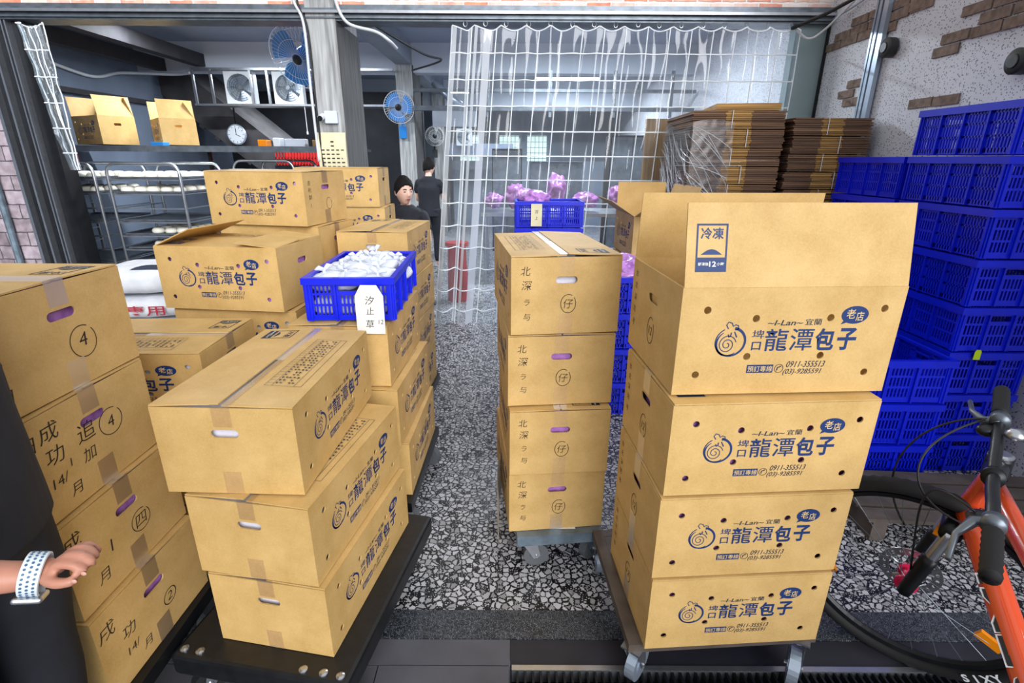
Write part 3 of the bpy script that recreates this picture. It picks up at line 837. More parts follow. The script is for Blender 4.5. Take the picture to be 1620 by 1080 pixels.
# carton with its lid half open (raised flap) at the left
def open_carton(name, label, flb, z, t, L, W, H, front_up=None, back_up=None, ends_up=None, first='L', flip=False, prints=True, liner_mat=None, marks=None, lean=0, roll=0, shade=None):
    t = R(t); ux = Vector((math.cos(t), math.sin(t))); uy = Vector((-math.sin(t), math.cos(t)))
    a, b = (L, W) if first == 'L' else (W, L)
    c = Vector(flb) + ux * a / 2 + uy * b / 2
    root = thing(name, label, 'box', (c.x, c.y, z), t + (0 if first == 'L' else PI / 2) + (PI if flip else 0), 'printed bun cartons')
    root.scale = (L / DIM[0], W / DIM[1], H / CHh)
    bm_ = MB(); carton_walls(bm_, 'cardboard'); bm_.build('carton_body', None, root)
    for sgn, ang in ((-1, front_up), (1, back_up)):
        if ang is None: continue
        M = Matrix.Translation((0, sgn * (CW / 2 - CT / 2), LID)) @ Matrix.Rotation(R(ang) * (-sgn), 4, 'X')
        y0, y1 = (0, CW / 2 - .003) if sgn < 0 else (-CW / 2 + .003, 0)
        fb = MB().box(-CL / 2 + .002, CL / 2 - .002, y0, y1, -CT / 2, CT / 2, 'cardboard', M)
        f = fb.build('top_flap', None, root)
        if prints:
            pr = MB()
            if sgn < 0: cold_mark(pr, -CL / 2 + .025, .035, 'ink_blue', M @ Matrix.Translation((0, 0, CT / 2 + .0008)))
            else: info_table(pr, -CL / 2 + .11, CL / 2 - .11, -CW / 2 + .055, -.03, 'ink_dark', M @ Matrix.Translation((0, 0, CT / 2 + .0008)))
            pr.build('printed_lettering', None, f)
    for sgn, ang in (ends_up or {}).items():
        M = Matrix.Translation((sgn * (CL / 2 - CT / 2), 0, LID)) @ Matrix.Rotation(R(ang) * sgn, 4, 'Y')
        x0, x1 = (0, CW / 2 - .003) if sgn < 0 else (-CW / 2 + .003, 0)
        MB().box(x0, x1, -CW / 2 + .004, CW / 2 - .004, -CT / 2, CT / 2, 'cardboard', M).build('end_flap', None, root)
    side_prints(root)
    if liner_mat: liner('plastic_liner', liner_mat, root)
    if marks: hand_text(marks, -1).build('handwriting', None, root)
    if lean or roll: root.rotation_euler = (R(roll), R(lean), root.rotation_euler.z)
    return root
open_carton('open_carton', 'open carton topping the tall right stack, upright front flap with a cold storage mark', (.397, 1.175), .975, 3.4, .547, .400, .272,
            front_up=80, back_up=84, ends_up={-1: -84, 1: -84}, marks=SH)
open_carton('open_carton', 'printed carton with a loosely raised lid flap in front of the tallest left stack', (-1.476, 2.133), .922, -6.4, .532, .393, .262,
            front_up=3, back_up=2, ends_up={-1: 22, 1: 6}, liner_mat='purple_plastic')

# ---------------------------------------------------------------- dollies
def caster(parent, x, y, z, rot, col='grey_rubber', r=.05):
    M = Matrix.Translation((x, y, 0)) @ Matrix.Rotation(rot, 4, 'Z')
    f = MB()
    f.box(-.035, .035, -.03, .03, z - .006, z, None, M)
    for s in (-1, 1): f.add([(-.03, s * .022, z - .006), (.03, s * .022, z - .006), (.045, s * .022, r), (.02, s * .022, r - .012)], [(0, 1, 2, 3)], None, M)
    f.cyl((0, 0, z - .02), (0, 0, z - .006), .024, n=14, M=M)
    f.cyl((.03, -.026, r), (.03, .026, r), .007, n=10, M=M)
    fork = f.build('caster_fork', 'steel', parent)
    w = MB().cyl((.03, -.015, r), (.03, .015, r), r, n=24, M=M)
    w.cyl((.03, -.018, r), (.03, .018, r), r * .5, n=18, M=M)
    wh = w.build('caster_wheel', col, parent)
    return fork, wh
def dolly(name, label, x, y, rz, L, W, h, frame_mat, deck_mat, wheel='grey_rubber', inset=.07, r=.05, rim=.045):
    t = thing(name, label, 'dolly', (x, y, 0), rz)
    f = MB()
    f.box(-L / 2, L / 2, -W / 2, -W / 2 + .035, h - rim, h).box(-L / 2, L / 2, W / 2 - .035, W / 2, h - rim, h)
    f.box(-L / 2, -L / 2 + .035, -W / 2 + .035, W / 2 - .035, h - rim, h).box(L / 2 - .035, L / 2, -W / 2 + .035, W / 2 - .035, h - rim, h)
    f.box(-.02, .02, -W / 2 + .035, W / 2 - .035, h - rim, h - .01)
    f.build('dolly_frame', frame_mat, t)
    MB().box(-L / 2 + .036, L / 2 - .036, -W / 2 + .036, W / 2 - .036, h - .009, h - .001).build('dolly_deck', deck_mat, t)
    for sx in (-1, 1):
        for sy in (-1, 1):
            caster(t, sx * (L / 2 - inset), sy * (W / 2 - inset), h - rim, random.uniform(0, 6.28), wheel, r)
    return t
dolly('platform_dolly', 'dark steel dolly with grey casters under the tall right stack', .618, 1.41, R(3.9), .575, .50, .184, 'worn_deck', 'worn_deck', 'conduit', .03, .058, .03)
dolly('platform_dolly', 'blue grey steel dolly under the narrow middle stack', .158, 1.93, R(6), .33, .60, .171, 'blue_grey_steel', 'old_wood', 'grey_rubber', .05)
dolly('platform_dolly', 'dark dolly under the far left stack by the person', -1.28, 1.14, 0, .62, .46, .220, 'dark_metal', 'black_plastic', 'grey_rubber', .05)
dolly('platform_dolly', 'dark dolly under the aisle stack that carries the blue crate', -.61, 2.14, R(-2), .42, .66, .181, 'dark_metal', 'black_plastic', 'grey_rubber', .06)
dolly('platform_dolly', 'dark dolly under the stack behind the blue crate', -.72, 3.0, R(-3), .42, .60, .141, 'dark_metal', 'black_plastic', 'grey_rubber', .06)
dolly('platform_dolly', 'dark dolly under the stack with the raised flap carton', -1.17, 2.33, R(-4), .60, .42, .148, 'dark_metal', 'black_plastic', 'grey_rubber', .06)
dolly('platform_dolly', 'dark dolly under the tallest left stack', -1.25, 2.85, R(-9), .54, .42, .168, 'dark_metal', 'black_plastic', 'grey_rubber', .06)
dolly('platform_dolly', 'dark dolly under the stack by the pillar', -1.15, 3.86, R(2), .62, .42, .171, 'dark_metal', 'black_plastic', 'grey_rubber', .06)
# black plastic platform with bolts under the front left stack
pt = thing('platform_dolly', 'low black platform with round bolts under the front left stack', 'dolly', (-.64, 1.40, 0), R(-9.9))
d = MB().box(-.27, .27, -.36, .36, .12, .196)
bevel(d.build('platform_deck', 'black_plastic', pt), .012)
for x in (-.24, -.19, .13, .19, .24):
    MB().lathe([(.012, 0), (.012, .004), (.006, .007)], 12, None, Matrix.Translation((x, -.335, .196))).build('bolt', 'steel', pt)
for sx in (-1, 1):
    for sy in (-1, 1): caster(pt, sx * .2, sy * .28, .12, sy * 1.2 + sx, 'black_rubber', .045)
# paper sheet sticking out under the middle stack
sh = MB().grid(lambda a, b: Vector((-.045 - .012 * math.sin(PI * a), 1.62 + .40 * a, .10 + .24 * b * (1 - .2 * a) + .01 * math.sin(5 * a))), 12, 8)
o = sh.build('paper_sheet', 'paper', smooth=True); tag(o, 'white paper sheet hanging beside the lowest carton of the middle stack', 'paper')
o = MB().box(.02, .25, 1.665, 1.70, .1712, .1724).build('paper_sheet', 'paper'); o.rotation_euler = (0, 0, 0); tag(o, 'white paper lying on the blue grey dolly under the middle stack', 'paper')

# ---------------------------------------------------------------- blue crates
def make_crate(L=.60, W=.40, H=.223, detail=True):
    root = thing('plastic_crate', 'blue plastic crate', 'crate', (0, 0, 0), 0, 'blue plastic crates')
    b = MB()
    def side(len_, M, hand):
        x0, x1 = -len_ / 2 + .02, len_ / 2 - .02
        zs = [(.03, .075), (.085, .13), (.14, .175)]
        for z in (.0, .075, .13, .175): b.box(x0, x1, -.003, .003, z if z else .004, (z + .010) if z else .03, None, M)
        n = int((x1 - x0) / .0165); piers = [0, n // 4, n // 2, 3 * n // 4, n] if len_ > .5 else [0, n // 3, 2 * n // 3, n]
        for i in range(n + 1):
            x = x0 + (x1 - x0) * i / n
            wide = i in piers
            if hand and n // 3 < i < 2 * n // 3: b.box(x - .004, x + .004, -.003, .003, .03, .14, None, M); continue
            b.box(x - (.012 if wide else .0035), x + (.012 if wide else .0035), -.003, .003, .01, .19, None, M)
            if wide: b.box(x - .004, x + .004, -.014, -.003, .004, .2, None, M)
        if hand:
            xa, xb = x0 + (x1 - x0) / 3, x0 + 2 * (x1 - x0) / 3
            b.box(xa, xb, -.0035, .0035, .13, .150, None, M)
            b.box(xa + .004, xa + .008, -.004, .004, .14, .19, None, M)
    for k in range(4):
        ln = L if k % 2 == 0 else W; of = W if k % 2 == 0 else L
        side(ln, Matrix.Rotation(k * PI / 2, 4, 'Z') @ Matrix.Translation((0, -of / 2 + .016, 0)), k % 2 == 1)
    for sx in (-1, 1):
        for sy in (-1, 1): b.box(min(sx * (L / 2 - .035), sx * (L / 2 - .008)), max(sx * (L / 2 - .035), sx * (L / 2 - .008)), min(sy * (W / 2 - .035), sy * (W / 2 - .008)), max(sy * (W / 2 - .035), sy * (W / 2 - .008)), .002, .2)
    b.build('crate_wall', 'crate_blue', root)
    r = MB()
    for k in range(4):
        ln = L if k % 2 == 0 else W; of = W if k % 2 == 0 else L
        M = Matrix.Rotation(k * PI / 2, 4, 'Z') @ Matrix.Translation((0, -of / 2, 0))
        r.box(-ln / 2 + (0 if k % 2 == 0 else .022), ln / 2 - (0 if k % 2 == 0 else .022), 0, .022, .205, .2175, None, M)
        r.box(-ln / 2 + (0 if k % 2 == 0 else .004), ln / 2 - (0 if k % 2 == 0 else .004), 0, .004, .185, .205, None, M)
    r.build('crate_rim', 'crate_blue', root)
    f = MB()
    nx = 14
    for i in range(nx + 1): x = -L / 2 + .02 + (L - .04) * i / nx; f.box(x - .004, x + .004, -W / 2 + .02, W / 2 - .02, .002, .006)
    for i in range(9): y = -W / 2 + .02 + (W - .04) * i / 8; f.box(-L / 2 + .02, L / 2 - .02, y - .004, y + .004, .006, .010)
    f.build('crate_base', 'crate_blue', root)
    root.scale = (1, 1, H / .223)
    return root
crate0 = make_crate()
crate_used = [False]
def crate(x, y, z, rz, label, group='empty blue crates along the right wall', h=.223, sc=(1, 1)):
    global crate0
    s = (sc[0], sc[1], h / .223)
    if not crate_used[0]:
        crate_used[0] = True; r = crate0; r.location = (x, y, z); r.rotation_euler = (0, 0, rz); r.scale = s; r['label'] = label; r['group'] = group
        return r
    return dup(crate0, (x, y, z), rz, s, label, group)
bpy.context.view_layer.update()
ORD = ['lowest', 'second lowest', 'third lowest', 'fourth from the floor', 'fifth from the floor', 'sixth from the floor', 'seventh from the floor', 'topmost']
for k in range(8):
    crate(2.305 + random.uniform(-.004, .004), 2.63, k * .2225, PI / 2 + R(random.uniform(-.6, .6)), '%s blue crate of the tallest crate stack near the bicycle' % ORD[k])
for k in range(7):
    crate(2.305 + random.uniform(-.004, .004), 3.26, k * .2225, PI / 2 + R(random.uniform(-.8, .8)), '%s blue crate of the wall stack directly behind the tallest one' % (ORD[k] if k < 6 else 'topmost'))
for k in range(3):
    crate(1.76, 2.42, k * .2225, R(random.uniform(-1, 1)), '%s blue crate of the low stack of three in front of the crate wall' % ('lowest', 'middle', 'topmost')[k])
for k in range(5):
    crate(1.84, 3.2, k * .2225, R(90 + random.uniform(-1, 1)), '%s blue crate of the dark stack between carton stack and crate wall' % (ORD[k] if k < 4 else 'topmost'))
# small stack behind the middle cartons
for k in range(6):
    crate(.285, 4.33, k * .2045, R(1), '%s blue crate behind the middle carton stack, in front of the curtain' % (ORD[k] if k < 5 else 'topmost, tagged'), 'blue crates in front of the curtain', .204, (.9, .9))
for k in range(4):
    crate(.74, 3.25, k * .2225, R(90), '%s blue crate in the gap right of the middle carton stack' % (ORD[k] if k < 3 else 'topmost'), 'blue crates in the gap right of the middle stack')

def tag_card(name, label, M, w, h, text, cat='tag', cut=True, mat='paper'):
    o = MB()
    me = curve_mesh([[(-w / 2, 0), (w / 2, 0), (w / 2, h * .78), (w * .28, h), (-w * .28, h), (-w / 2, h * .78)] if cut else [(-w / 2, 0), (w / 2, 0), (w / 2, h), (-w / 2, h)]], .0006)
    o.mesh(me, mat, M)
    for s, cx, cy, sz in text:
        tm = text_mesh(s, sz, 0, .1, 'CENTER'); o.mesh(tm, 'marker', M @ Matrix.Translation((cx, cy, .0014)))
    r = o.build(name, None); tag(r, label, cat); return r
# the crate of white bags
cb = crate(-.625, 2.19, .941, R(92.5), 'blue crate full of white plastic bags on the aisle stack', 'blue crates carrying bags', .172, (1.02, .86))
def knotted_bag(mat, s=1.0):
    b = MB()
    sd = random.random() * 50
    def f(a, c):
        th = 2 * PI * a; ph = PI * c
        r = Vector((.072 * math.cos(th) * math.sin(ph), .066 * math.sin(th) * math.sin(ph), -.036 * math.cos(ph)))
        n_ = noise.noise(r * 30 + Vector((sd, 0, 0))) * .014 + .004 * math.sin(9 * th) * max(0, -math.cos(ph) + .2)
        return (r * (1 + n_ * 12)) * s + Vector((0, 0, .04 * s))
    b.grid(f, 26, 16)
    b.tube([(0, 0, .065 * s), (.003, .002, .078 * s), (.0, 0, .088 * s)], [.016 * s, .006 * s, .008 * s], 10)
    for q in range(2):
        a = q * PI + .4
        b.tube([(0, 0, .085 * s), (.018 * math.cos(a) * s, .018 * math.sin(a) * s, .097 * s), (.035 * math.cos(a) * s, .03 * math.sin(a) * s, .094 * s)], [.007 * s, .01 * s, .003 * s], 8)
    return b.build('knotted_bag', mat, smooth=True)
bagp = None
n = 0
for j, yy in enumerate((-.20, -.10, .0, .095, .185)):
    for i, xx in enumerate((-.085, 0.0, .085)):
        z = 1.028 + random.uniform(-.004, .014) + (.016 if i == 1 else 0)
        loc = (-.625 + xx + random.uniform(-.008, .008), 2.19 + yy, z)
        lab = 'knotted white bag in the %s row of the blue crate, %s' % (('nearest', 'second', 'middle', 'fourth', 'farthest')[j], ('left', 'centre', 'right')[i])
        if bagp is None:
            bagp = knotted_bag('bag_white', 1.0); b_ = bagp
        else:
            b_ = bagp.copy(); COL.objects.link(b_)
        b_.location = loc; b_.rotation_euler = (R(random.uniform(-18, 18)), R(random.uniform(-18, 18)), random.uniform(0, 6.28))
        tag(b_, lab, 'bag', 'white bags in the blue crate')
low = MB().box(-.765, -.485, 1.92, 2.46, .957, 1.02)
o = low.build('folded_bags', 'bag_white'); bevel(o, .02, 3); tag(o, 'flat layer of white bags lying under the knotted ones in the blue crate', 'bag', kind='stuff')
tag_card('paper_tag', 'white paper tag with hand written characters hanging on the blue crate of bags',
         Matrix.Translation((-.528, 1.850, .905)) @ Matrix.Rotation(R(88), 4, 'X'), .105, .185, [('汐', 0, .125, .036), ('止', .0, .085, .032), ('草', -.004, .035, .034), ('12', .036, .045, .024)])
tag_card('paper_tag', 'pale green tag hanging on the crate in front of the curtain', Matrix.Translation((.185, 4.135, 1.035)) @ Matrix.Rotation(R(90), 4, 'X'), .085, .17, [('吉', 0, .11, .03), ('上', 0, .06, .03)], cut=False, mat='paper_aged')
tag_card('paper_tag', 'yellow green tag tied to a blue crate near the bicycle grip', Matrix.Translation((2.22, 2.316, .635)) @ Matrix.Rotation(R(90), 4, 'X'), .032, .05, [], mat='yellow_tag')
def crumpled(name, label, cat, c, r, mat, amp=.25, sc=9, group=None, flat=.5):
    b = MB(); sd = random.random() * 90
    def f(a, q):
        th = 2 * PI * a; ph = PI * q
        d_ = Vector((math.cos(th) * math.sin(ph), math.sin(th) * math.sin(ph), -math.cos(ph)))
        k = 1 + amp * noise.noise(d_ * 2.2 + Vector((sd, sd, 0))) * 2 + amp * .6 * noise.noise(d_ * 6 + Vector((0, sd, 0)))
        return Vector((d_.x * r[0] * k, d_.y * r[1] * k, d_.z * r[2] * k))
    b.grid(f, 30, 18); o = b.build(name, mat, smooth=True); o.location = c; tag(o, label, cat, group); return o
crumpled('purple_bag', 'crumpled purple bag on the tagged crate in front of the curtain', 'bag', (.185, 4.33, 1.235), (.11, .13, .055), 'purple_plastic')
crumpled('purple_bag', 'crumpled purple bag in the crate right of the middle stack', 'bag', (.74, 3.2, .90), (.14, .2, .07), 'purple_plastic')

# dark carton with open flaps behind the tall right stack
for k in range(4):
    lab = ('lowest', 'second lowest', 'third lowest', 'topmost')[k] + ' carton of the shaded stack behind the tall right stack'
    if k < 3: carton((.83, 3.62), k * .29, 2, 'W', .56, .38, .289, 'p', lab)
open_carton('open_carton', 'shaded open carton with folded flaps, behind the tall right stack', (.83, 3.62), .875, 2, .56, .38, .29, front_up=110, back_up=150, ends_up={-1: 165, 1: 90}, prints=False, first='W')

# ---------------------------------------------------------------- flattened carton bundles
def bundle_stack(where, group, cx, cy, rz, L, W, n, hb):
    names_ = ['topmost', 'second', 'third', 'fourth', 'fifth', 'sixth', 'seventh', 'eighth', 'ninth', 'tenth', 'eleventh', 'twelfth', 'thirteenth', 'fourteenth', 'fifteenth']
    for k in range(n):
        b = MB(); sheets = 9
        for i in range(sheets):
            z = i * (hb - .006) / sheets; j = random.uniform(-.008, .008); q = random.uniform(-.008, .008)
            x0, x1 = -L / 2 + j, L / 2 + j
            cuts = [x0, x0 + L * .36, x0 + L * .64, x1]
            for c in range(3):
                b.box(cuts[c] + .001, cuts[c + 1] - .001, -W / 2 + q, W / 2 + q, z, z + (hb - .006) / sheets - .0022, 'sheet_edges' if c == 1 else 'sheet_edges_dark')
        o = b.build('flat_carton_bundle', None)
        o.location = (cx + random.uniform(-.006, .006), cy + random.uniform(-.008, .008), k * hb); o.rotation_euler = (0, 0, rz + R(random.uniform(-.8, .8)))
        r_ = n - 1 - k
        tag(o, ('topmost tied bundle of flattened cartons ' if r_ == 0 else '%s tied carton bundle from the top ' % names_[r_]) + where, 'cardboard', group)
        x = -.04 + .1 * (k % 2) + random.uniform(-.02, .02)
        sg = MB()
        for y in (-W / 2 - .012, W / 2 + .010): sg.box(x, x + .005, y, y + .002, 0, hb - .004)
        sg.box(x, x + .005, -W / 2 - .012, W / 2 + .012, hb - .0055, hb - .004)
        sg.build('binding_string', 'cable_white', o)
bundle_stack('in the film wrapped stack', 'bundles in the film wrapped stack', 1.615, 4.365, R(-2), .64, .80, 15, .1245)
bundle_stack('in the stack touching the right wall', 'bundles in the stack touching the right wall', 2.25, 4.36, R(1), .56, .80, 15, .1215)
o = MB().box(-.20, .24, -.3, .3, 0, .045).build('flat_carton_bundle', 'sheet_edges'); o.location = (1.70, 4.34, 1.869); o.rotation_euler = (0, 0, R(-8))
tag(o, 'loose flattened cartons lying on top of the film wrapped stack', 'cardboard')
fm = MB()
M = Matrix.Translation((1.615, 4.365, 0)) @ Matrix.Rotation(R(-2), 4, 'Z')
hx, hy = .345, .425
def filmpt(a, b):
    L1 = .84; L2 = .30; d_ = a * (L1 + L2)
    if d_ < L1: p = Vector((-hx, hy - d_, 0))
    else: p = Vector((-hx + (d_ - L1), -hy, 0))
    z = .05 + b * (1.72 + .03 * math.sin(9 * a))
    w = .003 * abs(noise.noise(Vector((a * 9 + b * 9, b * 30 - a * 14, 0))))
    return M @ (p + Vector((-w if d_ < L1 else 0, -w if d_ >= L1 else 0, z)))
fm.grid(filmpt, 80, 90, 'stretch_film')
for i in range(170):
    a0 = random.uniform(0, .86); b0 = random.uniform(.45, 1.0); ln = random.uniform(.1, .34); sl = random.uniform(-.20, -.06)
    pts = [filmpt(min(1, a0 + ln * q / 8), max(.02, min(1, b0 + sl * q / 8))) for q in range(9)]
    dirn = M.to_3x3() @ Vector((-.003, -.003, 0)); w_ = random.uniform(.0012, .0034)
    fm.tube([p + dirn for p in pts], [w_ * math.sin(PI * (q + .5) / 9) for q in range(9)], 5, 'film_crease')
o = fm.build('stretch_film', None, smooth=True); tag(o, 'wrinkled clear stretch film around the stack of flattened cartons', 'plastic film')
# leaning sheet behind the curtain
o = MB().box(0, .30, 0, .05, 0, 1.88).build('cardboard_sheet', 'flat_carton_stack'); o.location = (1.20, 5.05, 0); tag(o, 'upright folded cardboard behind the curtain beside the wrapped stack', 'cardboard')
# ---------------------------------------------------------------- clear PVC curtain
def curtain(name, label, x0, x1, z0, z1, xb0, folds, y0, cell=.2, ring=True, amp=.035):
    root = thing(name, label, 'curtain', (0, 0, 0))
    ztop = z1
    W0 = (x1 - x0)
    def pt(a, b):          # a 0..1 along, b 0 bottom .. 1 top
        xt = x0 + W0 * a; xb = xb0 + (x1 - xb0) * a
        e = (1 - b)
        x = xt * b + xb * e
        g = math.exp(-((a - .04) / .10) ** 2)
        fold = (amp + .05 * g) * (math.sin(folds * 2 * PI * a) * .6 + .5 * noise.noise(Vector((a * folds * 1.7, b * 1.2, 3)))) * (.45 + .9 * e)
        x += .02 * g * math.sin(70 * a) 
        z = z0 + (ztop - z0) * b - (.035 * abs(math.sin(PI * a * W0 / .2)) * max(0, b - .93) / .07)
        return Vector((x, y0 - fold - .02 * noise.noise(Vector((a * 20, b * 9, 0))), z))
    s = MB().grid(pt, 260, 60); s.build('curtain_sheet', 'clear_pvc', root, smooth=True)
    nlen = int((W0 + .55) / cell)
    th = MB()
    for i in range(nlen + 1):
        a = i / nlen
        a = a ** 1.0
        th.tube([pt(a, q / 30) + Vector((0, -.004, 0)) for q in range(31)], .0045, 5)
    th2 = MB()
    k = int((z1 - z0) / cell)
    for j in range(k + 1):
        b = 1 - j * cell / (z1 - z0)
        if b < 0: break
        th2.tube([pt(q / 200, b) + Vector((0, -.004, 0)) for q in range(201)], .0052, 5)
    th.build('mesh_thread', 'pvc_thread', root)
    th2.build('mesh_thread', 'pvc_thread', root)
    # wide welded overlaps
    if ring:
        se = MB()
        for a, w in ((.004, .010), (.055, .012), (.075, .006), (.10, .014)):
            se.grid(lambda u, v: pt(a + w * (u - .5) * 1.2, v) + Vector((0, -.008, 0)), 3, 40)
        se.build('welded_seam', 'pvc_seam', root, smooth=True)
        rg = MB()
        for i in range(nlen):
            p = pt((i + .5) / nlen, 1.0)
            rg.tube([(p.x + .016 * math.cos(t), p.y, z1 + .012 + .02 * math.sin(t)) for t in [2 * PI * q / 10 for q in range(10)]], .0022, 5, closed=True)
        rg.build('curtain_rings', 'steel', root)
    return root
simple('pvc_thread', (240, 246, 250), 0.4)
curtain('clear_curtain', 'large clear plastic curtain with white square net hanging in the shop opening', -.50, 2.34, .02, 2.555, -.74, 15, DY - .06, amp=.030)
curtain('clear_curtain', 'narrow clear plastic curtain strip hanging beside the left door jamb', -4.04, -3.84, 1.42, 2.56, -3.88, 2, DY - .05, .2, False, .02)

# ---------------------------------------------------------------- details on the front
# conduit rail on the right wall
cr = MB()
for y, w in ((4.10, .05), (4.17, .03), (4.215, .02)): cr.box(2.555, 2.586, y, y + w, 0, 3.3)
tag(cr.build('conduit_rail', 'conduit'), 'vertical metal conduit rail fixed to the right wall', 'pipe')
for y, z, lab in ((4.01, 2.262, 'black round wall light beside the conduit rail'), (2.95, 2.01, 'black round wall light above the blue crates at the frame edge')):
    t = thing('wall_light', lab, 'lamp', (2.588, y, z), 0)
    b = MB(); b.lathe([(.062, 0), (.062, .05), (.05, .06), (.01, .062)], 24, None, Matrix.Rotation(-PI / 2, 4, 'Y')); b.build('lamp_body', 'lamp_black', t, auto=40)
    b = MB(); b.lathe([(.034, .0605), (.034, .066), (.03, .067)], 20, None, Matrix.Rotation(-PI / 2, 4, 'Y')); b.build('lamp_lens', 'black_plastic', t)
# cables
def cable(label, pts, r, mat):
    # catmull-rom
    P_ = [Vector(p) for p in pts]; out = []
    for i in range(len(P_) - 1):
        a = P_[max(i - 1, 0)]; b = P_[i]; c = P_[i + 1]; d_ = P_[min(i + 2, len(P_) - 1)]
        for q in range(10):
            t = q / 10
            out.append(.5 * ((2 * b) + (c - a) * t + (2 * a - 5 * b + 4 * c - d_) * t * t + (3 * b - a - 3 * c + d_) * t ** 3))
    out.append(P_[-1])
    o = MB().tube(out, r, 7, mat).build('cable', None, smooth=True); tag(o, label, 'cable'); return o
cable('grey cable running down the left edge of the front pillar', [(-1.77, 4.80, 2.95), (-1.76, 4.80, 2.72), (-1.70, 4.80, 2.55), (-1.70, 4.80, 2.1), (-1.70, 4.81, 1.5)], .012, 'cable_white')
cable('black cable beside the front pillar', [(-1.74, 4.78, 2.95), (-1.73, 4.80, 2.70), (-1.675, 4.81, 2.5), (-1.675, 4.81, 1.9), (-1.66, 4.81, 1.3)], .009, 'cable_black')
cable('white cable curving off the front pillar under the header', [(-1.43, 4.78, 2.95), (-1.42, 4.78, 2.72), (-1.34, 4.79, 2.56), (-1.12, 4.80, 2.50), (-1.02, 4.81, 2.44), (-1.00, 5.0, 2.42)], .013, 'cable_white')
cable('thin black cable hanging along the beam', [(-1.40, 5.6, 2.76), (-1.0, 6.4, 2.62), (-.9, 7.2, 2.68), (-1.42, 8.1, 2.7)], .012, 'cable_black')
cable('black cables sagging from the header to the right wall', [(2.25, 4.80, 2.54), (2.4, 4.5, 2.60), (2.56, 4.0, 2.72)], .014, 'cable_black')
cable('white looped cable at the right end of the header', [(2.28, 4.78, 2.53), (2.38, 4.76, 2.46), (2.48, 4.72, 2.52), (2.56, 4.5, 2.68)], .009, 'cable_white')
cable('thin grey cable above the right wall corner', [(2.56, 4.8, 2.60), (2.58, 4.4, 2.66), (2.58, 3.9, 2.78)], .007, 'conduit')
cable('white conduit along the left wall below the joists', [(-5.38, 6.4, 2.62), (-5.37, 7.3, 2.50), (-5.36, 7.9, 2.62), (-4.9, 8.3, 2.66), (-4.56, 8.15, 2.66)], .02, 'cable_white')

# junction box + camera on pillar, paper notice
t = thing('junction_box', 'square white junction box on the front pillar', 'electrical box', (-1.555, 4.829, 1.86))
bevel(MB().box(-.055, .055, -.035, 0, -.05, .05).build('box_cover', 'beam_white', t), .006)
t = thing('security_camera', 'small dark dome camera beside the junction box on the pillar', 'camera', (-1.625, 4.829, 1.85))
MB().cyl((0, -.03, .02), (0, 0, .02), .012, n=12).build('camera_arm', 'white_paint', t)
b = MB().cyl((0, -.10, -.005), (0, -.02, .02), .024, n=18); b.build('camera_body', 'white_paint', t)
MB().cyl((0, -.104, -.006), (0, -.09, -.002), .022, n=18).build('camera_lens', 'black_plastic', t)
nt_ = MB().grid(lambda a, b: Vector((-1.70 + .25 * a, 4.815 - .012 * math.sin(PI * b) - .01 * (1 - b) * a, 1.42 + .32 * b)), 6, 10)
for r_ in range(7):
    for c_ in range(5):
        if r_ < 2 and c_ != 2: continue
        x = -1.665 + c_ * .042; z = 1.66 - r_ * .034
        nt_.box(x, x + .026, 4.799, 4.8, z, z + .010, 'marker')
o = nt_.build('paper_notice', None); o.data.materials.clear()
o.data.materials.append(MATS['marker']); o.data.materials.append(MATS['paper_aged'])
for p in o.data.polygons: p.material_index = 1 if p.index < 60 else 0
tag(o, 'yellowed paper notice with a printed table taped to the front pillar', 'paper')

# ---------------------------------------------------------------- fans
def wall_fan(label, loc, rz, tilt, r, lit='fan_blue'):
    t = thing('wall_fan', label, 'fan', loc, 0)
    t.rotation_euler = (tilt, 0, rz)
    T0 = Matrix.Rotation(PI / 2, 4, 'X')   # local z -> -y (front)
    g = MB()
    for k in range(40):
        a = 2 * PI * k / 40
        pr = [(.18 * r, .05), (.6 * r, .052), (.92 * r, .035), (1.0 * r, 0), (.92 * r, -.045), (.5 * r, -.07)]
        g.tube([T0 @ Vector((q * math.cos(a + .15 * q / r), q * math.sin(a + .15 * q / r), z)) for q, z in pr], .0016, 4)
    for q, z in ((1.0 * r, 0), (.62 * r, .053), (.18 * r, .05), (.82 * r, -.055)):
        g.tube([T0 @ Vector((q * math.cos(2 * PI * i / 32), q * math.sin(2 * PI * i / 32), z)) for i in range(32)], .004 if q == r else .0022, 5, closed=True)
    g.build('fan_guard', 'white_paint', t)
    for k in range(3):
        b = MB()
        def bl(u, v, k=k):
            a = 2 * PI * k / 3 + (u - .5) * 1.95 * (1 - .25 * v) + .3 * v; q = r * (.16 + .72 * v)
            return T0 @ Vector((q * math.cos(a), q * math.sin(a), .02 - .035 * (u - .5)))
        b.grid(bl, 10, 8); b.build('fan_blade', lit, t, smooth=True)
    h = MB(); h.lathe([(.0, .035), (.05, .03), (.055, 0), (.07, -.06), (.06, -.15), (.02, -.17)], 20, None, T0); h.build('motor_housing', lit, t, smooth=True)
    h = MB(); h.lathe([(.045, .052), (.045, .06), (.02, .066)], 20, None, T0); h.lathe([(.02, .066), (.018, .07)], 14, 'black_plastic', T0)
    h.build('fan_badge', 'white_paint', t)
    s = MB(); s.tube([(0, .14, 0), (0, .18, -.10), (0, .16, -.30)], .022, 10); s.box(-.05, .05, .13, .2, -.42, -.26); s.build('fan_bracket', lit, t)
    return t
wall_fan('blue wall fan on the second pillar, facing the aisle', (-1.62, 8.02, 2.22), R(0), R(6), .215)
wall_fan('large blue ceiling fan tilted down beside the front pillar', (-2.17, 5.9, 2.49), R(-12), R(32), .31)
wall_fan('dark wall fan on the pillar far back', (-1.62, 11.5, 1.98), R(10), 0, .19, 'lamp_black')
